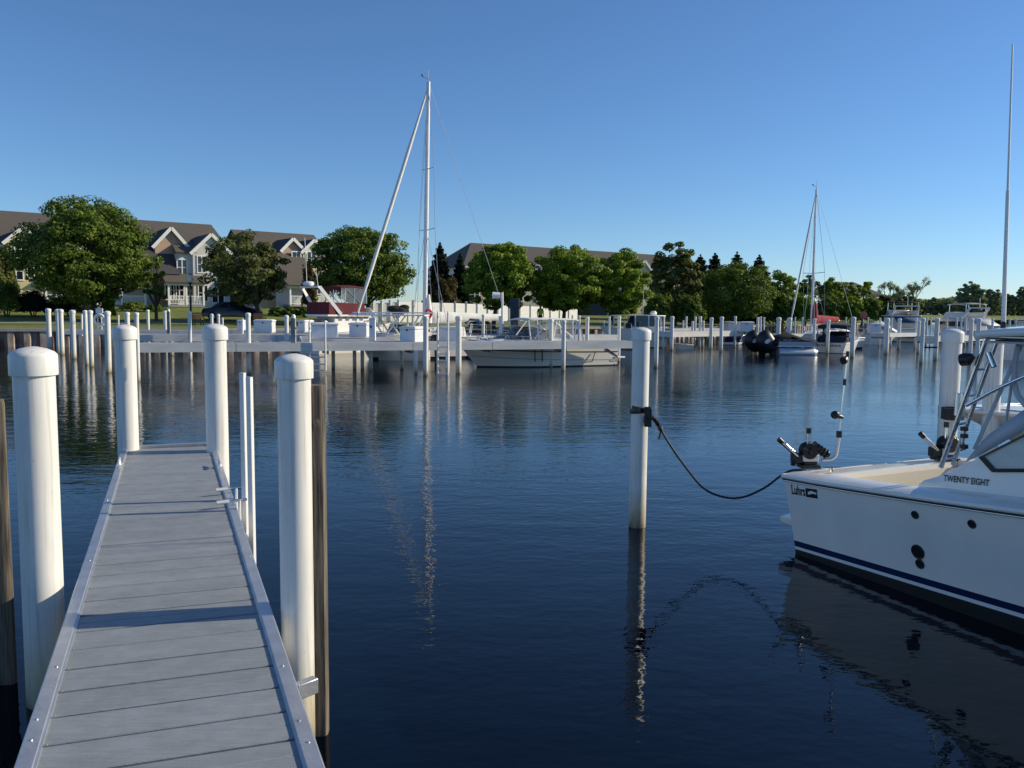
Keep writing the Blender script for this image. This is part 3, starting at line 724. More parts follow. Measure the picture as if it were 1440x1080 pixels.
# through hull fittings on the visible side
def stuck(vs, side=1, lift=.004):
    return [Vector((x, hullpt(max(x, .02), z, side).y - lift * side, z)) for x, z in vs]
def hpx(px, py):
    off = 0.
    for _ in range(6):
        q = bpx(px, py, off); off = hullpt(max(q.x, .02), q.z, 1).y
    return q.x, q.z
for px, py, r in ((1287, 724, .026), (1367, 737, .026), (1291, 776, .050), (1294, 793, .032)):
    s, z = hpx(px, py); mb = MB(); n = 18
    vs = stuck([(s + r * math.cos(2 * math.pi * i / n), z + r * math.sin(2 * math.pi * i / n)) for i in range(n)], lift=.006) + stuck([(s + r * 1.0 * math.cos(2 * math.pi * i / n), z + r * 1.0 * math.sin(2 * math.pi * i / n)) for i in range(n)], lift=-.01)
    mb.add(vs, [tuple(range(n))] + [(i, (i + 1) % n, n + (i + 1) % n, n + i) for i in range(n)]); f = mb.build('through_hull', BLACK, boat)
    mb = MB(); mb.tube(stuck([(s + r * 1.12 * math.cos(2 * math.pi * i / n), z + r * 1.12 * math.sin(2 * math.pi * i / n)) for i in range(n + 1)], lift=.004), .0065, 6, caps=False); mb.build('rim', BLACK, f)
# maker's name and model lettering
def letter(body, p_a, p_b, h, name, off=None, squash=1.):
    """lettering between two (s,z) points on the hull (or on plane off)"""
    vs, fs = text_mesh(body, 1.0, .022); w = max(v.x for v in vs); hh = max(v.y for v in vs); mb = MB()
    dx, dz = p_b[0] - p_a[0], p_b[1] - p_a[1]; out = []
    for v in vs:
        t = v.x / w; out.append((p_a[0] + dx * t, p_a[1] + dz * t + v.y / hh * h))
    if off is None: mb.add(stuck(out, lift=.004), fs)
    else: mb.add([(x, off(x, z) - .004, z) for x, z in out], fs)
    return mb.build(name, BLACK, boat, smooth=False)
letter('Luhrs', hpx(1113.5, 694), hpx(1133, 697.5), .092, 'maker_lettering')
(xa, za), (xb, zb) = hpx(1134.5, 698), hpx(1150, 700.5)
mb = MB()
def sl_(t, v): return (xa + (xb - xa) * t, za + (zb - za) * t + v)
def quadst(t0, v0, t1, v1, lift=.004):
    mb.add(stuck([sl_(t0, v0), sl_(t1, v0), sl_(t1, v1), sl_(t0, v1)], lift=lift), [(0, 1, 2, 3)])
quadst(-.04, -.005, 1, .012); quadst(-.04, .070, 1, .082); quadst(-.04, .012, .14, .070); quadst(.93, .012, 1, .070)
mb.add(stuck([sl_(.14, .012), sl_(.93, .012), sl_(.93, .030), sl_(.62, .036), sl_(.14, .018)], lift=.004), [(0, 1, 2, 3, 4)])
mb.add(stuck([sl_(.14, .07), sl_(.93, .07), sl_(.93, .050), sl_(.5, .062), sl_(.14, .048)], lift=.004), [(4, 3, 2, 1, 0)])
mb.build('maker_emblem', BLACK, boat, smooth=False)

# ---- cabin trunk: side panel plane
OFFC = .27
def cp(px, py, off=OFFC): return bpx(px, py, off)
SC0 = 1.50
def ztrunk(s):      # profile of the moulded side rising out of the deck
    a = cp(1292, 684); b = cp(1325, 664); c = cp(1377, 642); d = cp(1440, 606)
    xs = [SC0 - .25, a.x, b.x, c.x, d.x, 3.6, 5.2, 6.3]; zs = [zdk(SC0) + .012, a.z, b.z, c.z, d.z, 1.42, 1.30, zdk(6.3) + .02]
    return float(np.interp(s, xs, zs))
a_ = cp(1292, 684)
st_ = sorted(set([SC0 - .25, a_.x, cp(1325, 664).x, cp(1377, 642).x, cp(1408, 624).x, cp(1440, 606).x, 2.6, 3.0, 3.6, 4.2, 4.8, 5.2, 5.8, 6.3]))
def soff(s): return OFFC + max(0, (s - 3.2)) ** 2 * .085
mb = MB()
for side in (1, -1):
    Y = lambda y: y if side == 1 else 2 * HB - y
    mb.grid([[(s, Y(soff(s)), zdk(s) + .0), (s, Y(soff(s) + .01), zdk(s) + (ztrunk(s) - zdk(s)) * .5), (s, Y(soff(s) + .03), ztrunk(s) - .02), (s, Y(soff(s) + .06), ztrunk(s))] for s in st_])
mb.grid([[(s, soff(s) + .06, ztrunk(s)), (s, HB, ztrunk(s) + (.03 if s > 2.2 else 0)), (s, 2 * HB - soff(s) - .06, ztrunk(s))] for s in st_ if s > 2.9])
trunk = mb.build('cabin_trunk', GEL, boat, ang=40)
mb = MB(); mb.grid([[(1.97, HB * 2 - OFFC, zf), (1.97, OFFC, zf)], [(1.97, HB * 2 - OFFC, 1.0), (1.97, OFFC, 1.0)]])
mb.build('bulkhead', GELD, boat, smooth=False)
mb = MB(); mb.box((1.35, 1.55, .42), (.45, .9, .6)); mb.build('bait_station', GELD, boat, bevel=.03)
pa = cp(1327, 676); pb = cp(1391, 683.5)
letter('TWENTY EIGHT', (pa.x, pa.z), (pb.x, pb.z), .052, 'model_lettering', off=lambda s, z: soff(s) + .008 * max(0, z - zdk(s)))
# side window with black gasket frame
ws = [cp(1377, 643), cp(1396, 664), cp(1452, 664), cp(1452, 606), cp(1440, 611)]
wl_ = [(p.x, p.z) for p in ws]
cx = sum(p[0] for p in wl_) / 5; cz = sum(p[1] for p in wl_) / 5
def wv(k, lift): return [(cx + (x - cx) * k, soff(x) - lift, cz + (z - cz) * k) for x, z in wl_]
mb = MB(); o = wv(1, .012); i_ = wv(.80, .014); b_ = wv(1, -.03)
for j in range(5):
    j2 = (j + 1) % 5; mb.add([o[j], o[j2], i_[j2], i_[j]], [(0, 1, 2, 3)]); mb.add([o[j], o[j2], b_[j2], b_[j]], [(3, 2, 1, 0)])
wf = mb.build('side_window', BLACK, boat, smooth=False)
mb = MB(); i2 = wv(.90, .004); mb.add(i2, [(0, 1, 2, 3, 4)]); mb.build('window_pane', m_clear('sky_glass', (.70, .72, .66), .75), wf, smooth=False)
# white vinyl spray wing and clear curtain panels
def pv(px, py, off): return bpx(px, py, off)
OW = OFFC + .03
mb = MB(); w = [pv(1358, 650, OW), pv(1378, 641, OW), pv(1440, 606, OW), pv(1452, 600, OW), pv(1452, 570, OW), pv(1440, 577, OW), pv(1390, 612, OW)]
mb.add([(p.x, p.y - .012, p.z) for p in w], [tuple(range(7))]); mb.build('spray_wing', GREYC, boat, solid=.006)
mb = MB(); w = [pv(1372, 628, OW + .02), pv(1408, 602, OW + .02), pv(1448, 575, OW + .02), pv(1448, 484, OW + .02), pv(1436, 484, OW + .02)]
mb.add(w, [(0, 1, 2, 3, 4)]); cv = mb.build('clear_curtain', CLEAR, boat, smooth=False)
for (xa, ya, xb, yb, w_) in ((1370, 632, 1440, 478, .012), (1412, 612, 1432, 478, .012)):
    mb = MB(); mb.bar(pv(xa, ya, OW + .014), pv(xb, yb, OW + .014), .01, w_ * 2.2); mb.build('curtain_seam', GREYC, cv)
# curved curtain edge
mb = MB(); mb.tube(smooth_path([pv(1432, 486, OW), pv(1427, 520, OW), pv(1430, 552, OW), pv(1444, 572, OW)], 6), .022, 8); mb.build('curtain_edge', GREYC, cv)

# ---- hardtop
HT0 = pv(1372, 472, .12); ht_s0 = HT0.x; ht_z = pv(1400, 475, .12).z
mb = MB(); rows = []
for s, dz in ((ht_s0, 0), (ht_s0 + .05, .035), (ht_s0 + .5, .075), (ht_s0 + 1.4, .11), (ht_s0 + 2.3, .10), (ht_s0 + 2.6, .03)):
    r = []
    for k in range(11):
        y = .10 + (2 * HB - .20) * k / 10; c = 1 - ((k - 5) / 5) ** 2; r.append((s, y, ht_z + dz * .7 + .05 * c))
    rows.append(r)
mb.grid(rows)
ht = mb.build('hardtop', GEL, boat, ang=60, solid=.05)
mb = MB(); mb.box((ht_s0 + 1.3, HB, ht_z - .035), (2.5, 2 * HB - .3, .015)); mb.build('hardtop_lining', GREYC, ht)
# stanchion ladder frames each side
def mirror(p, side): return Vector((p.x, p.y if side == 1 else 2 * HB - p.y, p.z))
OS = OFFC - .02
base = pv(1323, 657, OS); topp = pv(1388, 474, OS); base2 = pv(1334, 654, OS); top2 = pv(1398, 474, OS)
for side in (1, -1):
    mb = MB(); mb.tube([mirror(base, side), mirror(topp, side)], .021, 10); sn = mb.build('stanchion', CHROME, boat)
    mb = MB(); mb.tube([mirror(base2 + Vector((0, .05, 0)), side), mirror(top2 + Vector((0, .05, 0)), side)], .017, 10); mb.build('stanchion', CHROME, boat)
    for t in (.06, .34, .56, .76):
        mb = MB(); mb.tube([mirror(base.lerp(topp, t), side), mirror((base2 + Vector((0, .05, 0))).lerp(top2 + Vector((0, .05, 0)), t), side)], .010, 8); mb.build('step', CHROME, sn)
    mb = MB(); mb.tube([mirror(topp, side), mirror(Vector((topp.x + 2.2, OS, topp.z + .02)), side)], .019, 10); mb.build('top_rail', CHROME, boat)
    mb = MB(); mb.tube([mirror(p, side) for p in smooth_path([pv(1359, 570, OS), pv(1378, 560, OS), pv(1400, 548, OS), pv(1440, 530, OS), pv(1452, 526, OS)], 5)], .016, 10); mb.build('grab_rail', CHROME, boat)
    mb = MB(); q = Vector((topp.x + 2.1, OS, 1.4)); mb.tube([mirror(q, side), mirror(Vector((topp.x + 2.0, OS, topp.z)), side)], .019, 10); mb.build('forward_stanchion', CHROME, boat)
mb = MB(); mb.tube([mirror(topp + Vector((.05, 0, -.02)), 1), mirror(topp + Vector((.05, 0, -.02)), -1)], .019, 10); mb.build('cross_rail', CHROME, boat)
# rod holder on the frame, pair of tubes lower down
mb = MB(); a = pv(1390, 496, OS - .04); b = pv(1398, 516, OS - .04); mb.tube([a, b], .022, 12, caps=False); mb.build('rod_holder', CHROME, boat)
for dx in (0, 7):
    mb = MB(); a = pv(1345 + dx, 584, OS + .1); b = pv(1347 + dx, 553, OS + .1); mb.tube([a, b], .020, 12, caps=False); mb.build('rod_holder', CHROME, boat)
mb = MB(); q = pv(1369, 500, OS - .06); mb.tube([q, q + Vector((-.04, -.01, -.03)), q + Vector((-.09, -.02, -.04))], [.02, .055, .05], 14); mb.build('floodlight', BLACK, boat)
mb = MB(); mb.tube([pv(1352, 632, OS), pv(1356, 606, OS)], .014, 10); mb.build('deck_light', CHROME, boat)
for py in (613, 603, 628):
    mb = MB(); q = pv(1356, py, OS); mb.box(q, (.045, .045, .035)); mb.build('clamp', BLACK, boat, bevel=.004)
# wrap windshield forward (mostly outside the frame)
mb = MB(); mb.grid([[(3.6, OFFC + .05, 1.43), (3.9, HB, 1.43), (3.6, 2 * HB - OFFC - .05, 1.43)], [(3.1, OFFC + .12, ht_z - .03), (3.3, HB, ht_z - .03), (3.1, 2 * HB - OFFC - .12, ht_z - .03)]])
mb.build('windshield', TINTED, boat, smooth=False)
# tall whip antenna
an = pv(1411.5, 452, .62); tp = at_y(1424, 62, (BO + BF * an.x + BP * .62).y)
dl = tp - (BO + BF * an.x + BP * an.y); tl = Vector((dl.dot(BF), an.y + dl.dot(BP), tp.z)) - Vector((0, 0, 0)); tl = Vector((an.x + dl.dot(BF), tl.y, tp.z))
anb = Vector((an.x, an.y, ht_z + .03))
mb = MB(); mb.tube([anb, anb.lerp(tl, .5), anb.lerp(tl, .5), tl], [.019, .014, .0095, .006], 10); am = mb.build('whip_antenna', WHITE, boat)
mb = MB(); mb.tube([anb, anb.lerp(tl, .04)], .022, 10); mb.box(anb + Vector((0, 0, -.01)), (.09, .09, .05)); mb.build('antenna_mount', BLACK, am, bevel=.004)
mb = MB(); mb.lathe([(.16, 0), (.17, .03), (.15, .10), (.08, .13), (.001, .135)], (ht_s0 + 1.5, HB, ht_z + .15), 24, caps=False); mb.build('radome', GEL, ht)

# ---- downriggers on the two stern corners (things resting on the boat)
def downrigger(label, loc, rz, rod, flip=1):
    t = thing('downrigger', label, 'downrigger', loc, rz); t.scale = (.88, .88, .92)
    rod /= .92
    mb = MB(); mb.box((0, 0, .02), (.22, .17, .04)); mb.box((.0, 0, .055), (.15, .12, .04)); mb.build('swivel_base', BLACK, t, bevel=.006)
    mb = MB(); mb.box((0, 0, .11), (.18, .13, .07)); mb.build('frame_plate', ALUW, t, bevel=.005)
    mb = MB(); n = 26
    mb.tube([(-.02, -.09, .19), (-.02, -.075, .19), (-.02, -.06, .19), (-.02, .02, .19), (-.02, .035, .19), (-.02, .05, .19)], [.085, .088, .06, .06, .088, .085], n)
    mb.tube([(-.02, -.13, .19), (-.02, -.09, .19)], .03, 14); mb.build('reel', BLACK, t, ang=30)
    mb = MB(); mb.tube([(-.02, -.12, .19), (-.09, -.12, .22), (-.10, -.12, .22)], .010, 8); mb.tube([(-.10, -.12, .22), (-.10, -.19, .22)], .016, 8); mb.build('crank', BLACK, t)
    mb = MB(); mb.box((-.13, .02, .10), (.12, .11, .11)); mb.box((-.18, .0, .05), (.05, .05, .06)); mb.build('motor', BLACK, t, bevel=.012)
    mb = MB(); mb.tube([(.05, .02, .24), (.12, .02, .21), (.2, .02, .15), (.24, .02, .13)], [.045, .04, .035, .03], 12)
    for k in range(5): q = Vector((.05 + .038 * k, .02, .245 - .024 * k)); mb.tube([q, q + Vector((.012, 0, -.008))], .052, 12)
    mb.build('ribbed_hose', BLACK, t)
    mb = MB(); a = Vector((-.14, -.02, .13)); b = Vector((-.36, -.02, .31)); mb.tube([a, b], .024, 14); rh = mb.build('rod_holder', CHROME, t)
    mb = MB(); mb.tube([b.lerp(a, .18), b.lerp(a, -.04)], .028, 14); mb.build('holder_cap', BLACK, rh)
    mb = MB(); mb.tube([(0, .03, .24), (0, .03, .41)], .024, 14); rh = mb.build('rod_holder', CHROME, t)
    mb = MB(); mb.tube([(0, .03, .37), (0, .03, .43)], .028, 14); mb.build('holder_cap', BLACK, rh)
    if rod:
        mb = MB(); mb.tube(smooth_path([Vector((.16, .02, .08)), Vector((.26, .02, .085)), Vector((.32, .02, .13)), Vector((.335, .02, .21)), Vector((.35, .02, .34))], 5), .018, 10); bm_ = mb.build('boom', ALUW, t)
        mb = MB(); mb.tube([(.35, .02, .33), (.35, .02, .40)], .032, 12); mb.build('boom_collar', BLACK, bm_)
        mb = MB(); mb.tube([(.35, .02, .34), (.41, .02, rod)], .009, 8); mb.build('boom_tube', CHROME, bm_)
        for z in (.90, 1.20): 
            mb = MB(); x = .35 + .06 * (z - .34) / (rod - .34); mb.tube([(x, .02, z), (x, .02, z + .07)], .018, 10); mb.build('boom_joint', BLACK, bm_)
        mb = MB(); mb.ball((.28, -.01, .58), .046, 14, sc=(1.15, .8, 1)); mb.tube([(.30, 0, .57), (.38, .02, .55)], [.03, .02], 10); mb.build('release_clip', BLACK, bm_)
        mb = MB(); mb.tube([(.41 - .005, .02, rod - .02), (.38, .02, rod - .06), (.35, .0, rod - .07)], [.01, .042, .044], 12); mb.build('boom_pulley', BLACK, bm_, ang=30)
    return t
dA = on_z(1137, 657, zdk(0) + .015)
h_ = at_y(1178, 500, dA.y)
downrigger('downrigger with upright silver boom on the near stern corner of the sport boat', (dA.x, dA.y, zdk(0) + .012), R_(3), h_.z - zdk(0))
dB = on_z(1331, 649, zdk(0) + .0)
d2 = downrigger('second downrigger without boom on the far stern corner of the sport boat', (dB.x, dB.y, zdk(0) + .01), R_(12), 0)
d2.scale = (.95, .95, .95)
# stern cleat and dangling cord
m_ = MB(); q = Vector((.1, .32, zdk(.1) + .015)); m_.tube([q + Vector((-.03, -.1, .045)), q + Vector((0, 0, .04)), q + Vector((.03, .1, .045))], [.008, .013, .008], 8); m_.tube([q, q + Vector((0, 0, .04))], .02, 8); m_.build('stern_cleat', CHROME, boat)
# ------------------------------------------------------------------ far docks
ZT_ = 1.13
def far_dock(label, pa, pb, width, thick=.30, name='walkway_dock', zt=ZT_, sect=3.0, back=None):
    """dock with its front edge from pa to pb (world xy) going back by width"""
    a = Vector((pa[0], pa[1], 0)); b = Vector((pb[0], pb[1], 0)); d = b - a; L = d.length
    t = thing(name, label, 'dock', (a.x, a.y, 0), math.atan2(d.y, d.x))
    mb = MB(); mb.box((L / 2, width / 2, zt - .03), (L - .02, width - .10, .05)); mb.build('deck_surface', DOCKT, t, smooth=False)
    n = max(1, round(L / sect))
    for i in range(n):
        x0, x1 = L * i / n, L * (i + 1) / n
        mb = MB(); mb.box(((x0 + x1) / 2, 0, zt - thick / 2), (x1 - x0 - .02, .05, thick)); mb.build('fascia_board', DOCKF, t, smooth=False)
    mb = MB(); mb.box((L / 2, width, zt - thick / 2), (L, .05, thick)); mb.build('rear_board', DOCKF, t, smooth=False)
    for x in (0, L):
        mb = MB(); mb.box((x, width / 2, zt - thick / 2), (.05, width - .06, thick)); mb.build('end_board', DOCKF, t, smooth=False)
    for i in range(n + 1):
        mb = MB(); mb.box((min(max(L * i / n, .05), L - .05), width / 2, zt - thick - .05), (.1, width - .12, .14)); mb.build('cross_beam', GREYWOOD, t, smooth=False)
    return t
def dk(px, z, d): return (W(px, d), d)
def fd(label, px0, d0, px1, d1, width, thick=.30, **k): return far_dock(label, (W(px0, d0), d0), (W(px1, d1), d1), width, thick, **k)
fd('long pale finger dock across the middle of the basin in front of the express cruiser', 192, 28.2, 893, 35.0, 1.2)
fd('pale walkway dock in shade just behind the middle finger dock at the left', 192, 37.6, 566, 41.6, 2.2)
fd('low walkway dock nearest the left lawn and seawall', 88, 45.0, 470, 49.0, 1.6, .24)
fd('cross dock with storage boxes joining the middle finger dock to the walkway', 425, 31.9, 565, 32.9, 6.6, .28)
fd('sunlit dock over the water to the right of the long finger dock', 943, 54.2, 1044, 58.6, 1.4, .36)
fd('white dock beside the black outboard motors', 1096, 49.0, 1172, 52.5, 1.3)
fd('short white dock beyond the navy canopy boat', 1249, 54.6, 1292, 57., 1.3, .25)
fd('white dock behind the sport boat at the right', 1318, 47.4, 1388, 50.6, 1.3)
fd('grey dock near the shore behind the long finger dock, right of the cruiser', 800, 43.6, 868, 45.2, 1.4)
fd('thin white dock section behind the sunlit right dock', 944, 65, 1018, 68, 1.2, .26)

# ------------------------------------------------------------------ far posts: px x, top y, waterline y or (depth,), width px, what sets it apart
G1 = 'white posts standing along the far docks'
FP = [
    (67.5, 433.5, 492, 6.5, 'far white post nearest the seawall at the left'),
    (80.5, 434.5, 497, 5.5, 'far white post, shaded one of the second cluster from the left'),
    (85, 434.5, 499, 6.5, 'far white post, sunlit one of the second cluster from the left'),
    (101.5, 435.5, 505, 7.2, 'single far white post between two clusters at the left'),
    (119.5, 436, 513, 5.5, 'shaded far white post just left of the life ring stand'),
    (126, 436, 516, 6.5, 'sunlit far white post just left of the life ring stand'),
    (150, 437, 524, 8, 'far white post just right of the life ring stand'),
    (179, 438.5, 520, 6.5, 'far white post half hidden by the far left dock corner post'),
    (191.5, 439, 536, 6.2, 'far white post at the left end of the long finger dock'),
    (207.5, 435.3, (48.9,), 4, 'thin far post left of the weathered stake on the low walkway'),
    (232, 436.8, (48.5,), 5, 'sunlit thin post beside a grey stake on the low walkway'),
    (266, 437.3, 506, 5.2, 'far white post below the garden lamp'),
    (297.5, 441, (45.5,), 4.2, 'short far post left of the far right dock corner post'),
    (307, 441.5, (45,), 4, 'short capped post above the far right dock corner post'),
    (348.5, 439.5, 526, 6.8, 'tall far white post left of the first storage box'),
    (403, 443, (33.2,), 5.8, 'far white post between the first and second storage boxes'),
    (598.5, 444, 528, 7.4, 'far white post at the foot of the tall mast'),
    (645, 444, 525, 8.2, 'far white post right of the swim ladder at the bow of the express cruiser'),
    (679.5, 442, (41,), 4.4, 'far white post over the express cruiser bow, left of the light pole'),
    (704, 444, (37,), 4.6, 'far white post next to the light pole'),
    (774.5, 448, 516, 7, 'far white post in front of the express cruiser cabin, left of a pair'),
    (793, 450, 521, 6, 'far white post in front of the express cruiser stern, right of a pair'),
    (805.5, 443, (46,), 2.6, 'thin white post behind the express cruiser stern'),
    (815, 443.5, (42,), 3.4, 'middle white post of three behind the cruiser stern'),
    (826, 445.5, (36,), 5.2, 'thickest white post of three behind the cruiser stern'),
    (857, 445, (47,), 3.2, 'thin white post left of the cabin boat bow'),
    (871, 444, 510, 4.6, 'white post in front of the cabin boat bow'),
    (924, 444.5, 517, 6, 'white post just right of the lone mooring post'),
    (933.5, 445, 490, 3, 'slim dark sided post right of the lone mooring post'),
    (945.5, 444.5, 493, 5, 'white post at the left end of the sunlit right dock'),
    (961, 450.5, (66,), 2.2, 'small post stub behind the sunlit right dock'),
    (965.5, 445, (67,), 2.8, 'thin white post behind the sunlit right dock, leftmost of a row'),
    (974, 451.5, (60,), 3, 'short white post behind the sunlit right dock'),
    (977.8, 445.3, 487, 3, 'thin white post crossing the sunlit right dock'),
    (984.8, 444.7, 489, 4, 'white capped post crossing the sunlit right dock'),
    (989.5, 451, 489, 3, 'short stout post crossing the sunlit right dock'),
    (1000.5, 446.3, 491, 5, 'white post in front of the middle of the sunlit right dock'),
    (1015, 445, 494.5, 5, 'white post in front of the right half of the sunlit dock'),
    (1034.5, 444.5, (58,), 3.4, 'white post at the right end of the sunlit dock'),
    (1066, 446, (53,), 3.4, 'shaded post just right of the blue grey dock box'),
    (1070, 445, (54,), 3, 'sunlit post just right of the blue grey dock box'),
    (1074.5, 446, (60,), 2.4, 'thin post above the black outboard motors'),
    (1095, 446, 497, 6, 'white post touching the black outboard motors'),
    (1110, 446.5, 498, 6.4, 'white post at the small sailboat bow'),
    (1118.5, 446, (75,), 2, 'thin distant post left of the small sailboat mast'),
    (1128.5, 446, (72,), 2.2, 'thin distant post beside the small sailboat mast'),
    (1145.5, 447.5, 498, 4.4, 'white post below the red sail cover'),
    (1165, 449.5, (49,), 4.6, 'white post at the right end of the red sail cover'),
    (1200.5, 445.5, 503, 6.2, 'white post in front of the navy canopy boat'),
    (1238, 447, (62,), 2.6, 'thin post right of the navy canopy boat'),
    (1248, 447, 498, 6.4, 'white post at the bow of the navy canopy boat'),
    (1254, 447, (60,), 2.6, 'thin post right of the navy canopy boat bow'),
    (1265.5, 447.5, 491, 4.6, 'white post in front of the short white dock'),
    (1288.5, 447, (58,), 3, 'thin post at the right end of the short white dock'),
    (1293, 451, 497, 4, 'shaded post left of the crossbar pair'),
    (1298.5, 447, 511, 5.4, 'left post of the pair joined by a crossbar'),
    (1318, 447, 506, 6, 'right post of the pair joined by a crossbar'),
    (1304, 446.5, (64,), 2.6, 'thin distant post between the crossbar pair'),
    (1309.5, 446.5, (60,), 2.2, 'slim distant post between the crossbar pair'),
    (1332, 446.5, (66,), 2.2, 'thin distant post left of the banded post'),
    (1345.5, 446.5, (62,), 2.8, 'thin distant post above the banded post'),
    (1352.5, 446, (68,), 2.4, 'thin distant post right of the banded post'),
    (1358.5, 446.5, (64,), 2.6, 'thin distant post further right of the banded post'),
    (1367, 447.5, 510, 5.4, 'white post just left of the sport boat hardtop'),
    (1377, 447.5, (40,), 5.5, 'shaded thick post above the sport boat hardtop edge'),
    (1396.5, 447.5, (46,), 3.2, 'thin post above the sport boat hardtop'),
    (1420, 448, (60,), 2.8, 'thin post right of the whip antenna'),
    (1429, 448, (58,), 2.8, 'last thin post at the right frame edge'),
    (1221, 446, (70,), 2.2, 'thin distant post behind the navy canopy boat'),
    (1190, 446, (74,), 2.2, 'thin distant post right of the red sail cover'),
    (1178, 446.5, (70,), 2.2, 'thin distant post above the navy canopy'),
]
for px, ty, wl, wp, lab in FP:
    if isinstance(wl, tuple): d = wl[0]
    else: d = on_z(px, wl, 0).y
    p = at_y(px, ty, d); r = wp / 2 * d / F
    make_post('dock_post', lab, p.x, d, p.z, r, 'white posts standing along the far docks', n=14, lean=(random.uniform(-.008, .008), random.uniform(-.008, .008)))
# plain grey stakes
for px, ty, d, wp, lab in ((238, 438, 44.5, 4, 'grey weathered stake beside a white post on the low walkway'), (413.5, 447.5, 30.5, 6, 'grey weathered stake in front of the long finger dock, right of the first box')):
    p = at_y(px, ty, d); t = thing('timber_stake', lab, 'stake', (p.x, d - .1, 0)); w = wp * d / F
    MB().box((0, 0, (p.z - 1) / 2), (w, w, p.z + 1)).build('shaft', GREYWOOD, t, smooth=False)
    MB().lathe([(w * .55, p.z), (w * .55, p.z + .08), (w * .3, p.z + .14), (.001, p.z + .15)], n=12, caps=False).build('cap', PVC, t)
# thin white pipes
for px, ty, by, d, lab in ((115, 442, 465, 47, 'thin white pipe between two post clusters at the left'), (166.5, 443, 462, 50, 'thin white pipe on the bank by the round bush'), (341, 448, 472, 41, 'white standpipe left of the tall post by the first storage box'), (313, 447, 462, 46, 'thin white standpipe near the far right dock corner post')):
    a = at_y(px, ty, d); b = at_y(px, by, d); tag(MB().tube([b - Vector((0, 0, .3)), a], .05, 10).build('standpipe', WHITE), lab, 'pipe')
# short piles under the long dock
k = 0
for px, wl in ((468, 518), (498, 519), (509, 519), (521, 521), (564.5, 519), (584, 526), (629, 528), (376, 499), (241, 500)):
    d = on_z(px, wl, 0).y; p = on_z(px, wl, 0); d = max(d, 30.9)
    mb = MB(); mb.tube([(W(px, d), d, -.8), (W(px, d), d, .86)], .075, 12)
    tag(mb.build('support_pile', PVC), 'short white support pile under the long finger dock', 'pile', 'support piles under the long finger dock')
# crossbar between the pair of posts at the right
d = 41.; mb = MB(); a = at_y(1300, 478.5, d); b = at_y(1317, 478.5, d); mb.bar(a, b, .06, .26); cb = mb.build('crossbar', DOCKF, smooth=False)
tag(cb, 'grey board joining two white posts over the water', 'crossbar')
mb = MB(); a = at_y(1297, 488.5, d); b = at_y(1318, 488.5, d); mb.tube([a, b], .04, 8); mb.build('lower_rod', BLACK, cb)

# ------------------------------------------------------------------ dock boxes
def dock_box(label, px0, px1, y0, y1, d, depth=.7, door=False, rz=0.):
    a = at_y(px0, y1, d); b = at_y(px1, y0, d); w = (b.x - a.x); h = b.z - a.z
    t = thing('dock_box', label, 'storage box', ((a.x + b.x) / 2, d, a.z), rz, 'white storage boxes on the docks')
    mb = MB(); mb.box((0, depth / 2, h * .42), (w * .94, depth * .94, h * .80)); mb.build('body', LINER, t, bevel=.02)
    mb = MB(); mb.box((0, depth / 2, h * .90), (w, depth, h * .14)); mb.box((0, depth / 2, h * .985), (w * .93, depth * .9, h * .05), taper=.9); mb.build('lid', WHITE, t, bevel=.02)
    mb = MB(); mb.box((0, -.0, h * .78), (w * .06, .05, h * .10)); mb.build('latch', BLACK, t)
    mb = MB(); mb.box((-w * .4, depth / 2, h * .02), (w * .08, depth, h * .06)); mb.box((w * .4, depth / 2, h * .02), (w * .08, depth, h * .06)); mb.build('foot', WHITE, t)
    return t
dock_box('white storage box with blue shaded front beyond the tall far post', 356, 383, 449.5, 468, 42)
dock_box('small sunlit white storage box right of the grey stake', 416.5, 430, 450, 467, 43, rz=R_(-30))
dock_box('white storage box on the cross dock below the maroon flybridge boat', 437, 476, 454, 475, 33.2, rz=R_(14))
dock_box('tall white storage box on the cross dock below the furled jib', 487, 518, 454, 474, 35.4, rz=R_(-25))
dock_box('white storage box on the cross dock beside the tall mast', 557, 587, 459, 483, 32.4, rz=R_(-35))
dock_box('white storage box behind the swim ladder', 614, 644, 459, 480, 33.5, rz=R_(-12))
dock_box('blue grey shaded dock box left of the black outboards', 1040, 1061, 452.5, 467, 58)
dock_box('small white box on the low walkway near the tall far post', 333, 341, 450, 464, 48)
# power pedestal
p = at_y(524, 481, 33.2); t = thing('power_pedestal', 'white power pedestal standing on the cross dock', 'pedestal', (p.x, p.y, ZT_))
MB().box((0, 0, .42), (.24, .2, .84)).build('cabinet', WHITE, t, bevel=.01); MB().box((0, 0, .88), (.28, .24, .08), taper=.7).build('light_cap', LAMPG, t)
MB().box((-.05, -.105, .55), (.07, .02, .1)).build('socket_cover', BLACK, t)

# ladders on the far dock
def far_ladder(label, px0, px1, topy, boty, rungs, d):
    a = at_y(px0, topy, d); b = at_y(px1, topy, d); z0 = at_y(px0, boty, d).z; z1 = a.z; t = thing('swim_ladder', label, 'ladder', (a.x, d, 0)); w = b.x - a.x
    for x in (0, w):
        MB().tube([(x, 0, z0), (x, 0, z1), (x, .10, z1 + .04), (x, .3, z1 + .0)], .036, 8).build('rail', WHITE, t)
    for ry in rungs:
        z = at_y(px0, ry, d).z; MB().box((w / 2, 0, z), (w, .07, .05)).build('rung', WHITE, t)
far_ladder('white swim ladder between the two posts left of the express cruiser', 615.5, 630, 440, 527, (479, 488, 497.5, 507, 516.5, 525.5), 30.35)
far_ladder('white swim ladder behind the right dock post cap', 435, 457, 453, 521, (502, 512, 521), 30.3)

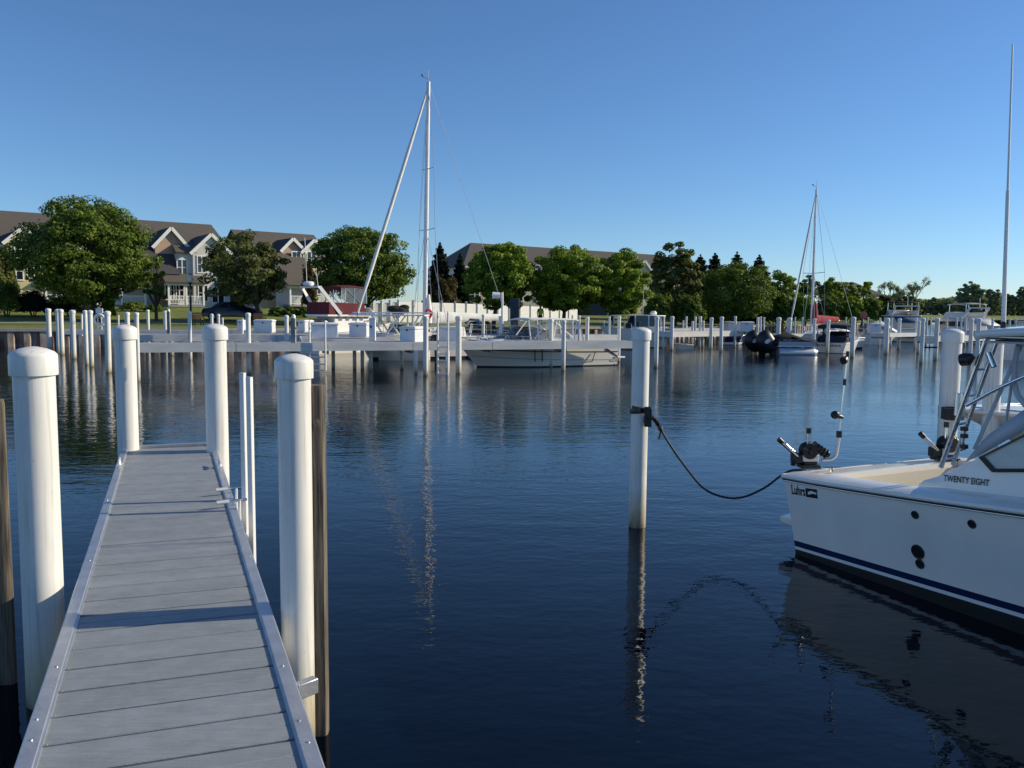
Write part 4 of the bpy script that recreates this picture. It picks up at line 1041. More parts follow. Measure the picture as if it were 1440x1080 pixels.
# life ring stand
p = at_y(141, 470, 46.9); zb = 1.1
t = thing('life_ring_stand', 'white life ring hanging on a stand below a small white sign', 'life ring stand', (p.x, 46.9, zb))
zz = lambda y: at_y(141, y, 46.9).z - zb
for dx in (-.12, .10): MB().tube([(dx, 0, 0), (dx, 0, zz(436))], .035, 8).build('leg', ALUW, t)
MB().box((0, -.02, zz(437)), (.40, .06, .26)).build('sign_panel', WHITE, t, bevel=.01)
mb = MB(); n = 24; pts = [(.30 * math.cos(2 * math.pi * i / n) + .02, -.08, zz(450) + .30 * math.sin(2 * math.pi * i / n)) for i in range(n + 1)]; mb.tube(pts, .075, 10, caps=False); mb.build('ring', WHITE, t)
# garden lamp
p = at_y(268.5, 445, 62); z0 = gz(p.x, 62); zt = at_y(268.5, 393, 62).z
t = thing('garden_lamp', 'black lamp post with round pale globe on the left lawn', 'lamp post', (p.x, 62, z0))
MB().tube([(0, 0, 0), (0, 0, .5), (0, 0, .55), (0, 0, zt - z0 - .25)], [.13, .12, .08, .06], 12).build('pole', BLACK, t)
MB().ball((0, 0, zt - z0), .26, 16).build('globe', LAMPG, t); MB().lathe([(.10, 0), (.16, .06), (.12, .12)], (0, 0, zt - z0 - .34), 12).build('collar', BLACK, t)
# benches
def bench(label, px0, px1, y, d):
    a = at_y(px0, y, d); b = at_y(px1, y, d); w = b.x - a.x; x = (a.x + b.x) / 2; t = thing('park_bench', label, 'bench', (x, d, gz(x, d)), 0, 'wooden benches along the bank')
    mb = MB(); [mb.box((0, .06 + .12 * i, .46), (w, .10, .04)) for i in range(4)]; mb.build('seat', WOODB, t)
    mb = MB(); [mb.box((0, -.04, .58 + .14 * i), (w, .04, .11)) for i in range(3)]; mb.build('backrest', WOODB, t)
    for s in (-1, 1):
        mb = MB(); mb.box((s * w * .46, .0, .45), (.06, .06, .9)); mb.box((s * w * .46, .46, .32), (.06, .06, .64)); mb.box((s * w * .46, .23, .64), (.07, .5, .05)); mb.build('bench_end', BLACK, t)
bench('orange wooden bench right of the garden lamp', 270, 283, 450, 58)
bench('small wooden bench under the thin olive tree', 357, 371, 447, 60)
# light pole with flood head beside the express cruiser
p = at_y(706, 475, 36); zt = at_y(706, 411, 36).z
t = thing('dock_light', 'white pole with cylindrical floodlight over the express cruiser bow', 'light pole', (p.x, 36, ZT_ - .3))
MB().tube([(0, 0, -.8), (0, 0, zt - ZT_ + .3)], [.06, .05], 10).build('pole', WHITE, t)
MB().tube([(0, 0, zt - ZT_ + .1), (-.14, -.05, zt - ZT_ + .12)], .035, 8).build('bracket', ALUW, t)
MB().tube([(-.1, -.05, zt - ZT_ + .16), (-.42, -.1, zt - ZT_ + .16)], [.13, .15], 14).build('lamp_head', WHITE, t)
# tall slate coloured board on the bank
p = at_y(723.5, 452, 60); zt = at_y(723.5, 420.5, 60).z; z0 = gz(p.x, 60); w = 13 * 60 / F
t = thing('information_board', 'tall dark slate board standing on the bank right of the floodlight pole', 'board', (p.x, 60, z0))
MB().box((0, 0, (zt - z0) / 2 + .1), (w, .25, zt - z0 - .1)).build('panel', SIGNB, t, bevel=.03); MB().box((0, 0, .1), (w * 1.1, .4, .2)).build('plinth', CONC, t)
# white pale fence in front of the houses
fx = [(512, 427, 70), (560, 424.5, 71.5), (640, 426, 76), (700, 429, 80), (760, 431, 85), (812, 432.5, 90)]
t = thing('white_fence', 'white board privacy fence behind the masts and trees', 'fence')
for i in range(len(fx) - 1):
    a = at_y(*fx[i]); b = at_y(*fx[i + 1]); za = gz(a.x, a.y); zb_ = gz(b.x, b.y); n = 4
    for k in range(n):
        p0 = a.lerp(b, k / n); p1 = a.lerp(b, (k + 1) / n); g0 = za + (zb_ - za) * k / n - .15; g1 = za + (zb_ - za) * (k + 1) / n - .15; mb = MB(); m = 12
        for j in range(m):
            q = p0.lerp(p1, (j + .5) / m); w = (p1 - p0).length / m; gg = g0 + (g1 - g0) * j / m
            mb.box((q.x, q.y, (gg + q.z - .1) / 2), (w * .94, .03, q.z - .1 - gg), math.atan2(p1.y - p0.y, p1.x - p0.x))
        mb.bar(p0 - Vector((0, -.04, .08)), p1 - Vector((0, -.04, .08)), .06, .12)
        mb.build('fence_panel', WHITE, t, smooth=False)
        mb = MB(); mb.box((p0.x, p0.y - .02, (g0 + p0.z + .12) / 2), (.16, .16, p0.z + .12 - g0)); mb.box((p0.x, p0.y - .02, p0.z + .15), (.22, .22, .06)); mb.build('fence_post', WHITE, t, smooth=False)
# dark parked car under the olive tree
p = at_y(327, 447, 66); gzc = gz(p.x, 66)
t = thing('parked_car', 'dark parked car half hidden under the olive tree', 'car', (p.x, 66, gzc), R_(8))
sec = []
prof = [(-2.2, .45, .75), (-2.1, .35, .95), (-1.5, .3, 1.02), (-.9, .3, 1.45), (.6, .3, 1.5), (1.25, .3, 1.08), (2.0, .35, .92), (2.2, .45, .7)]
mb = MB(); mb.grid([[(x, -.85, b), (x, -.88, (b + tz) / 2), (x, -.66, tz), (x, .66, tz), (x, .88, (b + tz) / 2), (x, .85, b)] for x, b, tz in prof])
for x, b, tz in (prof[0], prof[-1]): mb.add([(x, -.85, b), (x, -.66, tz), (x, .66, tz), (x, .85, b)], [(0, 1, 2, 3)])
mb.build('body', CARP, t, ang=50)
mb = MB(); mb.grid([[(-1.35, -.87, 1.03), (-.85, -.71, 1.40)], [(1.05, -.87, 1.06), (.55, -.71, 1.44)]]); mb.build('side_glass', DGLASS, t)
for x in (-1.35, 1.35):
    for y in (-.82, .82):
        w_ = MB().tube([(x, y - .1, .33), (x, y + .1, .33)], .33, 20).build('wheel', RUBBER, t); MB().tube([(x, y - .11, .33), (x, y + .11, .33)], .2, 16).build('rim', ALU, w_)
for y in (-.6, .6): MB().ball((2.17, y, .78), .12, 10, sc=(.5, 1, .7)).build('headlight', LAMPG, t)
# two people on the bank beyond the cruiser
def person(label, px, topy, d, top_mat, low, hair):
    q = at_y(px, topy, d); x = q.x; z0 = gz(x, d); H = 1.74; t = thing('person', label, 'person', (x, d, z0), R_(20))
    me = bpy.data.meshes.new('body'); J = {'pel': (0, 0, .94, .15), 'waist': (0, 0, 1.10, .14), 'chest': (0, 0, 1.32, .165), 'neck': (0, 0, 1.50, .06), 'jaw': (0, -.02, 1.58, .075), 'head': (0, -.005, 1.68, .095)}
    V = []; E = []; Rr = []; idx = {}
    def v(n, x_, y_, z_, r): idx[n] = len(V); V.append((x_, y_, z_)); Rr.append(r)
    for n, (a, b, c, r) in J.items(): v(n, a, b, c, r)
    for a, b in (('pel', 'waist'), ('waist', 'chest'), ('chest', 'neck'), ('neck', 'jaw'), ('jaw', 'head')): E.append((idx[a], idx[b]))
    for s, nm in ((-1, 'l'), (1, 'r')):
        for n, a, b, c, r in (('sh', s * .19, 0, 1.42, .07), ('el', s * .25, .03, 1.14, .05), ('wr', s * .24, -.06, .90, .035), ('hand', s * .24, -.09, .80, .035)): v(n + nm, a, b, c, r)
        E.extend([(idx['chest'], idx['sh' + nm]), (idx['sh' + nm], idx['el' + nm]), (idx['el' + nm], idx['wr' + nm]), (idx['wr' + nm], idx['hand' + nm])])
        for n, a, b, c, r in (('hip', s * .10, 0, .86, .11), ('kn', s * .11, -.02, .49, .07), ('an', s * .12, .02, .09, .05), ('toe', s * .13, -.15, .04, .04)): v(n + nm, a, b, c, r)
        E.extend([(idx['pel'], idx['hip' + nm]), (idx['hip' + nm], idx['kn' + nm]), (idx['kn' + nm], idx['an' + nm]), (idx['an' + nm], idx['toe' + nm])])
    me.from_pydata(V, E, []); me.materials.append(low); o = bpy.data.objects.new('body', me); col.objects.link(o); o.parent = t
    md = o.modifiers.new('skin', 'SKIN'); o.modifiers.new('sub', 'SUBSURF').levels = 1
    for i, sv in enumerate(me.skin_vertices[0].data): sv.radius = (Rr[i], Rr[i] * .85); sv.use_root = (i == 0)
    MB().lathe([(.155, .98), (.165, 1.12), (.185, 1.32), (.17, 1.43), (.08, 1.50)], n=16).build('vest', top_mat, t)
    MB().ball((0, -.015, 1.655), .105, 14, sc=(.85, 1, 1.2)).build('head_skin', SKIN, t); MB().ball((0, .015, 1.70), .108, 12, sc=(.9, .95, .95)).build('hair', hair, t)
person('person in a bright yellow green vest on the bank beyond the express cruiser', 760, 438, 64, HIVIS, DCLOTH, BLACK)
# ------------------------------------------------------------------ boats in the basin
class Boat:
    def __init__(s, name, label, stern, head, L, B, z0, z1, cat='boat', group=None, hull=GEL, stripe=None, bottom=ANTIF, zst=(.0, .10), deck=GEL, rake=.9, tumble=1., entry=.5, sheer_line=None, low=.82):
        """stern: world xy of the transom centre; head: angle of the bow direction"""
        s.L, s.B, s.z0, s.z1, s.rake, s.tumble, s.entry = L, B, z0, z1, rake, tumble, entry; s.low = low
        s.t = thing(name, label, cat, (stern[0], stern[1], 0), head, group)
        n = 16; S = [L * i / n for i in range(n + 1)]
        def band(f0, f1, k):
            mb = MB()
            for side in (-1, 1):
                mb.grid([[s.pt(x, f0(x) + (f1(x) - f0(x)) * j / k, side) for j in range(k + 1)] for x in S])
            mb.grid([[s.pt(0, f0(0) + (f1(0) - f0(0)) * j / k, 1) for j in range(k + 1)], [s.pt(0, f0(0) + (f1(0) - f0(0)) * j / k, -1) for j in range(k + 1)]])
            return mb
        band(lambda x: zst[1], s.zs, 6).build('hull', hull, s.t, ang=50)
        band(lambda x: -.25, lambda x: zst[0], 2).build('hull_bottom', bottom, s.t, ang=50)
        if stripe or zst[1] > zst[0]: band(lambda x: zst[0], lambda x: zst[1], 1).build('waterline_stripe', stripe or hull, s.t, ang=50)
        mb = MB(); mb.grid([[s.pt(x, s.zs(x), 1) * 1, Vector((x, 0, s.zs(x) + .05 * min(1, 2 * s.half(x)))), s.pt(x, s.zs(x), -1)] for x in S]); mb.build('deck', deck, s.t, ang=60)
        for side in (-1, 1):
            mb = MB(); mb.tube([s.pt(x, s.zs(x) - .02, side) for x in S], .030 * (1 if B > 1.5 else .7), 8); mb.build('rub_rail', sheer_line or hull, s.t)
    def half(s, x): 
        u = x / s.L; return s.B / 2 * (1 if u < s.entry else max(0., 1 - ((u - s.entry) / (1 - s.entry)) ** 2))
    def zs(s, x): u = max(0., min(1., x / s.L)); return s.z0 + (s.z1 - s.z0) * u ** 1.6
    def pt(s, x, z, side):
        t = max(0, min(1, z / s.zs(x))); u = x / s.L
        h = s.half(x) * (s.low + (1 - s.low) * t ** .8) * (1 - .35 * max(0, u - .45) * (1 - t))
        return Vector((x - s.rake * (1 - t) * max(0, u - .5) * 2, h * side, z))
    def add(s, mb, name, m, parent=None, **k): return mb.build(name, m, parent or s.t, **k)
    def tube(s, pts, r, name, m, parent=None, n=8): return MB().tube(pts, r, n).build(name, m, parent or s.t)
    def box(s, c, d, name, m, parent=None, taper=1., bevel=.03): return MB().box(c, d, taper=taper).build(name, m, parent or s.t, bevel=bevel)
    def bowrail(s, x0, h=.45, r=.016):
        xs = [x0 + (s.L * .985 - x0) * i / 8 for i in range(9)]; 
        P = [s.pt(x, s.zs(x), 1) * .94 + Vector((0, 0, h + .08)) for x in xs]; Q = [Vector((p.x, -p.y, p.z)) for p in reversed(P)]
        o = s.tube(P + Q, r, 'bow_rail', CHROME)
        for i in range(0, 9, 2):
            for sg in (1, -1): q = Vector((P[i].x, P[i].y * sg, P[i].z)); MB().tube([q, q - Vector((0, 0, h))], r * .8, 6).build('rail_stanchion', CHROME, o)
    def windshield(s, x0, x1, w, z, h, m=TINTED, side=True):
        """raked front screen from x1 (front foot) to x0 (top), sides running aft"""
        mb = MB(); mb.grid([[(x0 - 1.0, -w, z), (x1 - .25, -w, z), (x1 + .1, 0, z), (x1 - .25, w, z), (x0 - 1.0, w, z)], [(x0 - 1.0, -w * .92, z + h * .55), (x0, -w * .9, z + h), (x0 + .2, 0, z + h), (x0, w * .9, z + h), (x0 - 1.0, w * .92, z + h * .55)]])
        o = mb.build('windshield', m, s.t, smooth=False); MB().tube([(x0 - 1.0, -w * .92, z + h * .55), (x0, -w * .9, z + h), (x0 + .2, 0, z + h), (x0, w * .9, z + h), (x0 - 1.0, w * .92, z + h * .55)], .025, 6).build('screen_frame', BLACK, o)
    def outboard(s, y, m=BLACK, sc=1., tilt=0.):
        M = Matrix.Translation((-.12, y, s.zs(0) * .75)) @ Matrix.Rotation(tilt, 4, 'Y')
        def X(p): return M @ (Vector(p) * sc)
        rows = [[X((cx + rx * math.cos(a), ry * math.sin(a), z)) for a in [2 * math.pi * k / 14 for k in range(14)]] for z, cx, rx, ry in ((.0, -.25, .22, .15), (.15, -.27, .30, .20), (.45, -.28, .33, .22), (.65, -.26, .30, .20), (.76, -.22, .2, .14), (.78, -.2, .02, .02))]
        mb = MB(); mb.grid(rows, close=True); mb.f.append(tuple(range(14))[::-1]); mb.m.append(0); o = mb.build('outboard_motor', m, s.t)
        MB().add([X(p) for p in ((-.34, -.05, 0), (-.16, -.05, 0), (-.20, -.04, -.7), (-.36, -.04, -.7), (-.34, .05, 0), (-.16, .05, 0), (-.20, .04, -.7), (-.36, .04, -.7))], [(0, 1, 2, 3), (7, 6, 5, 4), (0, 4, 5, 1), (1, 5, 6, 2), (2, 6, 7, 3), (3, 7, 4, 0)]).build('motor_leg', m, o)
        return o

PI = math.pi
# 1 white express cruiser in front, bow to the left
d = 34.4; ds = 37.6; SW = (W(849, ds), ds); BW = (W(640, d), d); L = math.hypot(SW[0] - BW[0], SW[1] - BW[1])
b = Boat('express_cruiser', 'white express cruiser with clear enclosure lying bow left behind the long finger dock', SW, math.atan2(BW[1] - SW[1], BW[0] - SW[0]), L, 2.3, .84, 1.10, low=.97, rake=1.0, sheer_line=BLACK, zst=(.05, .05))
lx = lambda px, py, dd=0: on_line(px, py or 480, SW, BW)[0]
lz = lambda px, py, dd=0: on_line(px, py, SW, BW)[1]
zc = lz(700, 475.5, d + 1.6)
mb = MB(); rows = []
for x, k, zt in ((lx(790, 480), 1, zc - .02), (lx(745, 475), 1, zc + .0), (lx(700, 475), .9, zc), (lx(672, 474), .65, zc - .06), (lx(655, 480), .2, b.zs(lx(655, 480)) + .03)):
    w = b.half(x) * .86 * (1 if k == 1 else 1); rows.append([(x, -w, b.zs(x) - .02), (x, -w * .93, zt - .05), (x, -w * .8, zt), (x, w * .8, zt), (x, w * .93, zt - .05), (x, w, b.zs(x) - .02)])
mb.grid(rows); b.add(mb, 'cabin_top', GEL, ang=40)
for xa, xb in ((lx(688, 0), lx(672, 0)), (lx(671, 0), lx(657, 0))):
    b.box(((xa + xb) / 2, 0, zc + (.02 if xa < lx(675, 0) else -.03)), (abs(xb - xa) * .9, .7, .05), 'foredeck_cushion', LINER)
b.windshield(lx(737, 462), lx(694, 477), .82, zc - .02, lz(735, 460, d + 1.6) - zc + .02)
zt = lz(760, 449, d + 1.7)
mb = MB(); mb.grid([[(lx(x, 0), y, zt + .05 * (1 - (y / .9) ** 2) - dz) for y in (-.9, -.6, -.3, 0, .3, .6, .9)] for x, dz in ((727, .06), (735, .0), (765, 0), (795, .02), (800, .05))]); b.add(mb, 'canopy_roof', WHITEC, solid=.04)
for sg in (-1, 1):
    for xa, ya, xb, yb in ((730, 450, 732, 478), (742, 450, 743, 478), (797, 450, 792, 480), (800, 452, 806, 482), (727, 451, 712, 470), (755, 453, 738, 475), (768, 453, 790, 474)):
        b.tube([(lx(xa, ya), .88 * sg, lz(xa, ya, d + 1)), (lx(xb, yb), .95 * sg, lz(xb, yb, d + 1))], .027, 'canopy_strut', WHITE)
    mb = MB(); mb.grid([[(lx(x, 0), .93 * sg, lz(x, 478, d + 1)), (lx(x, 0), .87 * sg, zt - .02)] for x in (732, 755, 780, 800)]); b.add(mb, 'clear_side_curtain', CLEAR)
b.box((lx(815, 0), 0, lz(815, 486)), (.7, 1.5, .25), 'stern_bench', GELD); b.box((lx(765, 0), -.4, zc), (.5, .5, .55), 'helm_seat', WHITE)
b.bowrail(lx(735, 0), .30)
# sheer notch and quarter at the stern, dark feature line
def sidept(x, z, sg=1, lift=.012): p = b.pt(x, z, sg); return Vector((p.x, p.y + lift * sg, p.z))
for z0_, z1_, name in ((.60, .64, 'style_line'), (.26, .275, 'chine_line')):
    for sg in (1, -1):
        mb = MB(); xs = [L * .98 * i / 20 for i in range(21)]; up = (lambda x: .16 * (x / L) ** 2 if z0_ > .4 else .22 * (x / L) ** 2)
        mb.grid([[sidept(x, z0_ + up(x), sg), sidept(x, z1_ + up(x), sg)] for x in xs]); b.add(mb, name, BLACK)
mb = MB(); mb.box((-.28, 0, .34), (.6, 1.7, .08)); b.add(mb, 'swim_platform', GEL, bevel=.02)
mb = MB()
mb.prism([(.62, 1.145, .80), (.0, 1.12, .42), (.02, 1.12, .36), (.68, 1.145, .72)], (0, .02, 0)); b.add(mb, 'quarter_stripe', BLACK)
# name lettering on the quarter, too small to read in the photo
def stern_name(rows_, mname='name_lettering'):
    for (px0, px1, py, h, body) in rows_:
        vs, fs = text_mesh(body, 1.); w = max(v.x for v in vs); hh = max(v.y for v in vs); z = lz(px0, py); xa = lx(px0, py); xb = lx(px1, py); mb = MB()
        out = []
        for v in vs:
            q = sidept(xa + (xb - xa) * v.x / w, z + v.y / hh * h, 1, .004); out.append(q)
        mb.add(out, fs); b.add(mb, mname, BLACK, smooth=False)
stern_name([(842, 852, 502.5, .075, 'MICKE'), (837.5, 854, 507, .075, 'Port Hope'), (843.5, 850, 511, .06, '* *')])
b.tube([(1.2, 1.2, .62), (1.4, 1.25, .20), (1.75, 1.22, .18)], .018, 'mooring_rope', BLACK)
for px in (734, 744):
    b.tube([(lx(px, 490), 1.21, .78), (lx(px, 506), 1.22, .25)], .025, 'fender_line', BLACK)

# 2 maroon flybridge cruiser
d = 44.5; c = (W(434, d), d)
b = Boat('flybridge_cruiser', 'white flybridge cruiser with maroon canvas and radar arch left of the tall mast', c, R_(50), 5.4, 1.95, .95, 1.35, rake=.9)
b.box((2.3, 0, 1.25), (2.9, 1.65, .8), 'cabin', GEL, taper=.9, bevel=.08)
b.windshield(3.2, 4.2, .72, 1.2, .5)
b.box((1.9, 0, 1.70), (2.9, 1.85, .10), 'flybridge_deck', GEL)
mb = MB(); mb.grid([[(3.7, y, 1.72), (3.2, y * .95, 2.05)] for y in (-.85, 0, .85)]); b.add(mb, 'flybridge_brow', GEL, solid=.05)
mb = MB()
for sg in (-1, 1): mb.grid([[(.55, .9 * sg, 1.72), (.6, .86 * sg, 2.30)], [(2.9, .9 * sg, 1.72), (2.8, .86 * sg, 2.25)]])
mb.grid([[(.55, -.9, 1.72), (.55, .9, 1.72)], [(.6, -.86, 2.3), (.6, .86, 2.3)]]); mb.grid([[(2.9, -.9, 1.72), (2.9, .9, 1.72)], [(2.8, -.86, 2.25), (2.8, .86, 2.25)]])
b.add(mb, 'flybridge_canvas', MAROON, solid=.02, smooth=False)
zt = at_y(475, 405, d + 1.5).z / 1.2; b.t.scale = (1.08, 1.08, 1.2)
mb = MB(); mb.grid([[(x, y, zt + .08 * (1 - (y / .85) ** 2) - dz) for y in (-.85, -.4, 0, .4, .85)] for x, dz in ((1.35, .16), (1.4, 0), (2.3, -.04), (3.0, 0), (3.05, .16))]); b.add(mb, 'bimini_top', MAROON, solid=.04)
mb = MB()
for sg in (-1, 1): mb.grid([[(1.45, .84 * sg, 2.27), (1.45, .82 * sg, zt)], [(2.95, .84 * sg, 2.25), (2.95, .82 * sg, zt)]])
b.add(mb, 'clear_panel', CLEAR)
for sg in (-1, 1):
    for x0, x1 in ((1.4, 1.4), (2.2, 2.2), (3.0, 3.0), (1.5, 2.6), (2.6, 1.6)): b.tube([(x0, .85 * sg, 2.25), (x1, .83 * sg, zt)], .022, 'bimini_strut', CHROME)
    b.add(MB().bar((1.25, .98 * sg, 1.75), (.15, .72 * sg, zt + .0), .05, .16), 'arch_leg', WHITE)
b.add(MB().bar((.15, -.74, zt), (.15, .74, zt), .22, .08), 'arch_top', WHITE)
b.add(MB().lathe([(.2, 0), (.27, .05), (.27, .14), (.2, .2), (.001, .21)], (.1, .1, zt + .05), 18, caps=False), 'radome', WHITE)
for y, h in ((.5, 2.2), (-.4, .6)): b.tube([(.3, y, zt), (.2, y, zt + h)], .016, 'antenna', WHITE)
for k in range(5): b.box((1.1 + .45 * k, -.92, 1.62), (.22, .03, .08), 'vent_slot', BLACK, bevel=0)
b.box((.6, 0, 1.2), (.08, 1.5, .7), 'cockpit_bulkhead', DGLASS); b.bowrail(3.2, .35); b.box((5.0, 0, 1.3), (.5, .3, .1), 'anchor_pulpit', WOODB)

# 3 boat with white overhead frame
d = 39.5; c = (W(603, d), d)
b = Boat('t_top_boat', 'white boat with tubular overhead frame and bundled dark canvas left of the tall mast', c, PI - .06, 3.5, 1.9, .8, 1.1, rake=.6)
zt = at_y(540, 443, d).z
b.add(MB().box((1.9, 0, zt), (3.6, 1.5, .07)), 'frame_roof', WHITE, bevel=.02)
for sg in (-1, 1):
    for xa, xb in ((.9, .9), (.35, 1.0), (1.9, 1.1), (2.6, 1.9), (1.25, 2.1)): b.tube([(xa, .7 * sg, zt), (xb, .75 * sg, .9)], .04, 'frame_leg', WHITE)
    b.tube([(-.1, .76 * sg, zt + .12), (3.5, .7 * sg, zt + .10)], .03, 'frame_rail', WHITE)
    for x in (.1, .9, 1.9, 3.2): b.tube([(x, .74 * sg, zt), (x, .74 * sg, zt + .12)], .02, 'rail_post', WHITE)
mb = MB(); rnd = random.Random(3)
for i in range(9): mb.ball((1.0 + rnd.uniform(0, .9), rnd.uniform(-.4, .4), zt + .1 + rnd.uniform(0, .28)), rnd.uniform(.14, .24), 10, sc=(1.4, 1, .7))
b.add(mb, 'bundled_canvas', BLKC)
b.box((1.4, 0, .95), (.8, .8, .7), 'console', GEL); b.box((.5, 0, .85), (.5, 1.3, .4), 'seat', WHITE); b.windshield(1.5, 1.8, .4, 1.25, .4)
b.outboard(.0, BLACK, .8); b.bowrail(2.2, .3)

# 4 tall sailboat
def sailboat(label, bow, stern, mast_px, d_mast, top_y, base_y, jib_foot, jib_r, spreaders, boom, cover, hull_z, backstay, name_col=GEL, stripe=NAVY, mast_r=.09, boom_z=None):
    bx, by = bow; sx_, sy = stern; L = math.hypot(bx - sx_, by - sy); hd = math.atan2(by - sy, bx - sx_)
    b = Boat('sailboat', label, stern, hd, L, L * .32, hull_z, hull_z + .25, rake=1.1, zst=(.05, .14), stripe=stripe, entry=.35)
    iv = Matrix.Rotation(-hd, 3, 'Z'); loc = lambda p: iv @ (Vector((p[0], p[1], p[2])) - Vector((stern[0], stern[1], 0)))
    mt = loc(at_y(mast_px[0], top_y, d_mast)); mb_ = loc(at_y(mast_px[1], base_y, d_mast)); mb_.z = hull_z + .1
    m = MB(); m.tube([mb_, mb_.lerp(mt, .5), mt], [mast_r, mast_r, mast_r * .8], 12); mast = m.build('mast', MAST, b.t)
    bowp = b.pt(L * .985, b.zs(L), 1); bowp.y = 0; jf = loc(at_y(*jib_foot)); 
    head = mt + (mb_ - mt) * .02
    foot = jf
    m = MB(); n = 14; m.tube([head.lerp(foot, i / n) for i in range(n + 1)], [jib_r * (.45 + .55 * min(1, i / 4)) if i < n - 1 else jib_r * .6 for i in range(n + 1)], 10); fj = m.build('furled_jib', WHITEC, b.t)
    MB().tube([mt, head], WR, 6).build('forestay', WIRE, b.t); MB().tube([foot, bowp], WR * 2, 6).build('jib_tack', CHROME, fj)
    ends = []
    for fr, hw in spreaders:
        p = mb_.lerp(mt, fr); MB().tube([p + Vector((-.05, -hw, .05)), p, p + Vector((-.05, hw, .05))], .025, 6).build('spreader', MAST, mast); ends.append((p, hw))
    w_ = b.half(mb_.x) * .92
    for sg in (-1, 1):
        chain = Vector((mb_.x - .1, w_ * sg, b.zs(mb_.x))); P = [chain] + [e[0] + Vector((-.05, e[1] * sg, .05)) for e in ends] + [mt]
        MB().tube(P, WR, 5).build('shroud', WIRE, b.t)
        MB().tube([chain + Vector((-.5, 0, 0)), ends[0][0]], WR, 5).build('lower_shroud', WIRE, b.t)
        MB().tube([chain + Vector((.4, 0, 0)), ends[0][0] + Vector((.02, 0, .3))], WR, 5).build('lower_shroud', WIRE, b.t)
    bs = loc(at_y(*backstay)); MB().tube([mt, bs, bs + Vector((0, .0, 0))][:2], WR, 5).build('backstay', WIRE, b.t)
    for k, f in enumerate((.3, .55)):
        MB().tube([mt + (mb_ - mt) * .03, Vector((mb_.x + .35 + .25 * k, .3 * (-1) ** k, b.zs(mb_.x) + .2))], WR * .8, 5).build('halyard', WIRE, b.t)
    # masthead gear
    MB().tube([mt, mt + Vector((0, 0, .55))], .010, 5).build('masthead_aerial', WHITE, mast)
    MB().tube([mt + Vector((-.05, 0, .12)), mt + Vector((.32, 0, .18))], .010, 5).build('wind_vane', BLACK, mast)
    MB().tube([mt + Vector((.30, .0, .18)), mt + Vector((.38, 0, .28))], [.02, .045], 6).build('wind_cup', BLACK, mast)
    # boom and stowed sail
    bz = boom_z; a = Vector((mb_.x - .1, 0, bz)); e = Vector((mb_.x - boom, 0, bz + .05)); MB().tube([a, e], .06, 10).build('boom', MAST, b.t)
    m = MB(); n = 22; rows = []
    for i in range(n + 1):
        t = i / n; c_ = a.lerp(e, t) + Vector((0, 0, .14 - .05 * t)); k = (.30 - .14 * t) * (1 + .05 * math.sin(9 * t * PI)) * (1 if 0 < i < n else .3); rows.append([(c_.x, c_.y + .55 * k * math.cos(q), c_.z + k * math.sin(q)) for q in [2 * PI * j / 12 for j in range(12)]])
    m.grid(rows, close=True); m.build('sail_cover', cover, b.t)
    m = MB(); m.lathe([(.16, 0), (.2, .3), (.14, .9), (.07, 1.4)], (mb_.x - .08, 0, bz - .15), 12); m.build('mast_boot', cover, mast)
    # cabin, dodger, lifelines
    m = MB(); m.grid([[(x, -w, b.zs(x)), (x, -w * .8, z), (x, w * .8, z), (x, w, b.zs(x))] for x, w, z in ((L * .33, L * .105, hull_z + .5), (L * .5, L * .105, hull_z + .5), (L * .68, L * .07, hull_z + .38), (L * .74, L * .05, hull_z + .2))]); cb = m.build('cabin', GEL, b.t, ang=30)
    for sg in (-1, 1): m = MB(); [m.box((L * (.40 + .1 * k), L * .098 * sg, hull_z + .34), (.5, .03, .14)) for k in range(3)]; m.build('cabin_window', DGLASS, cb)
    for sg in (-1, 1):
        xs = [.12, L * .2, L * .4, L * .6, L * .8, L * .95]
        for k in (.35, .6): MB().tube([b.pt(x, b.zs(x), sg) * .96 + Vector((0, 0, k + .03)) for x in xs], .008, 5).build('lifeline', WIRE, b.t)
        for x in xs: q = b.pt(x, b.zs(x), sg) * .96; MB().tube([q, q + Vector((0, 0, .65))], .014, 5).build('lifeline_post', CHROME, b.t)
    return b, loc, mb_, mt
WR = .011
bow = (W(494, 38.4), 38.4); st = (W(706, 43.5), 43.5)
sb, loc, mbs, mts = sailboat('large white sailboat with tall mast, furled jib and white sail cover', bow, st, (602.5, 597), 41, 115, 478, (503, 440, 38.9), .088, ((.42, .75), (.66, .55)), 4.6, WHITEC, 1.05, (706, 428, 43.4), mast_r=.115, boom_z=at_y(640, 450, 42).z)
rg = loc(at_y(602, 441, 40.3)); 
MB().tube([rg + Vector((.15 * math.cos(a), .05, .2 * math.sin(a))) for a in [2 * PI * i / 16 for i in range(17)]], .06, 8, caps=False).build('red_horseshoe_buoy', RED, sb.t)
sb2, *_ = sailboat('small sailboat with red sail cover at the right side of the basin', (W(1107, 53.5), 53.5), (W(1196, 57), 57), (1148, 1140.5), 55, 266, 470, (1110.5, 460, 53.8), .06, ((.43, .85),), 2.6, REDC, .8, (1200, 452, 57), mast_r=.075, boom_z=at_y(1155, 452, 55).z)
WR = .009

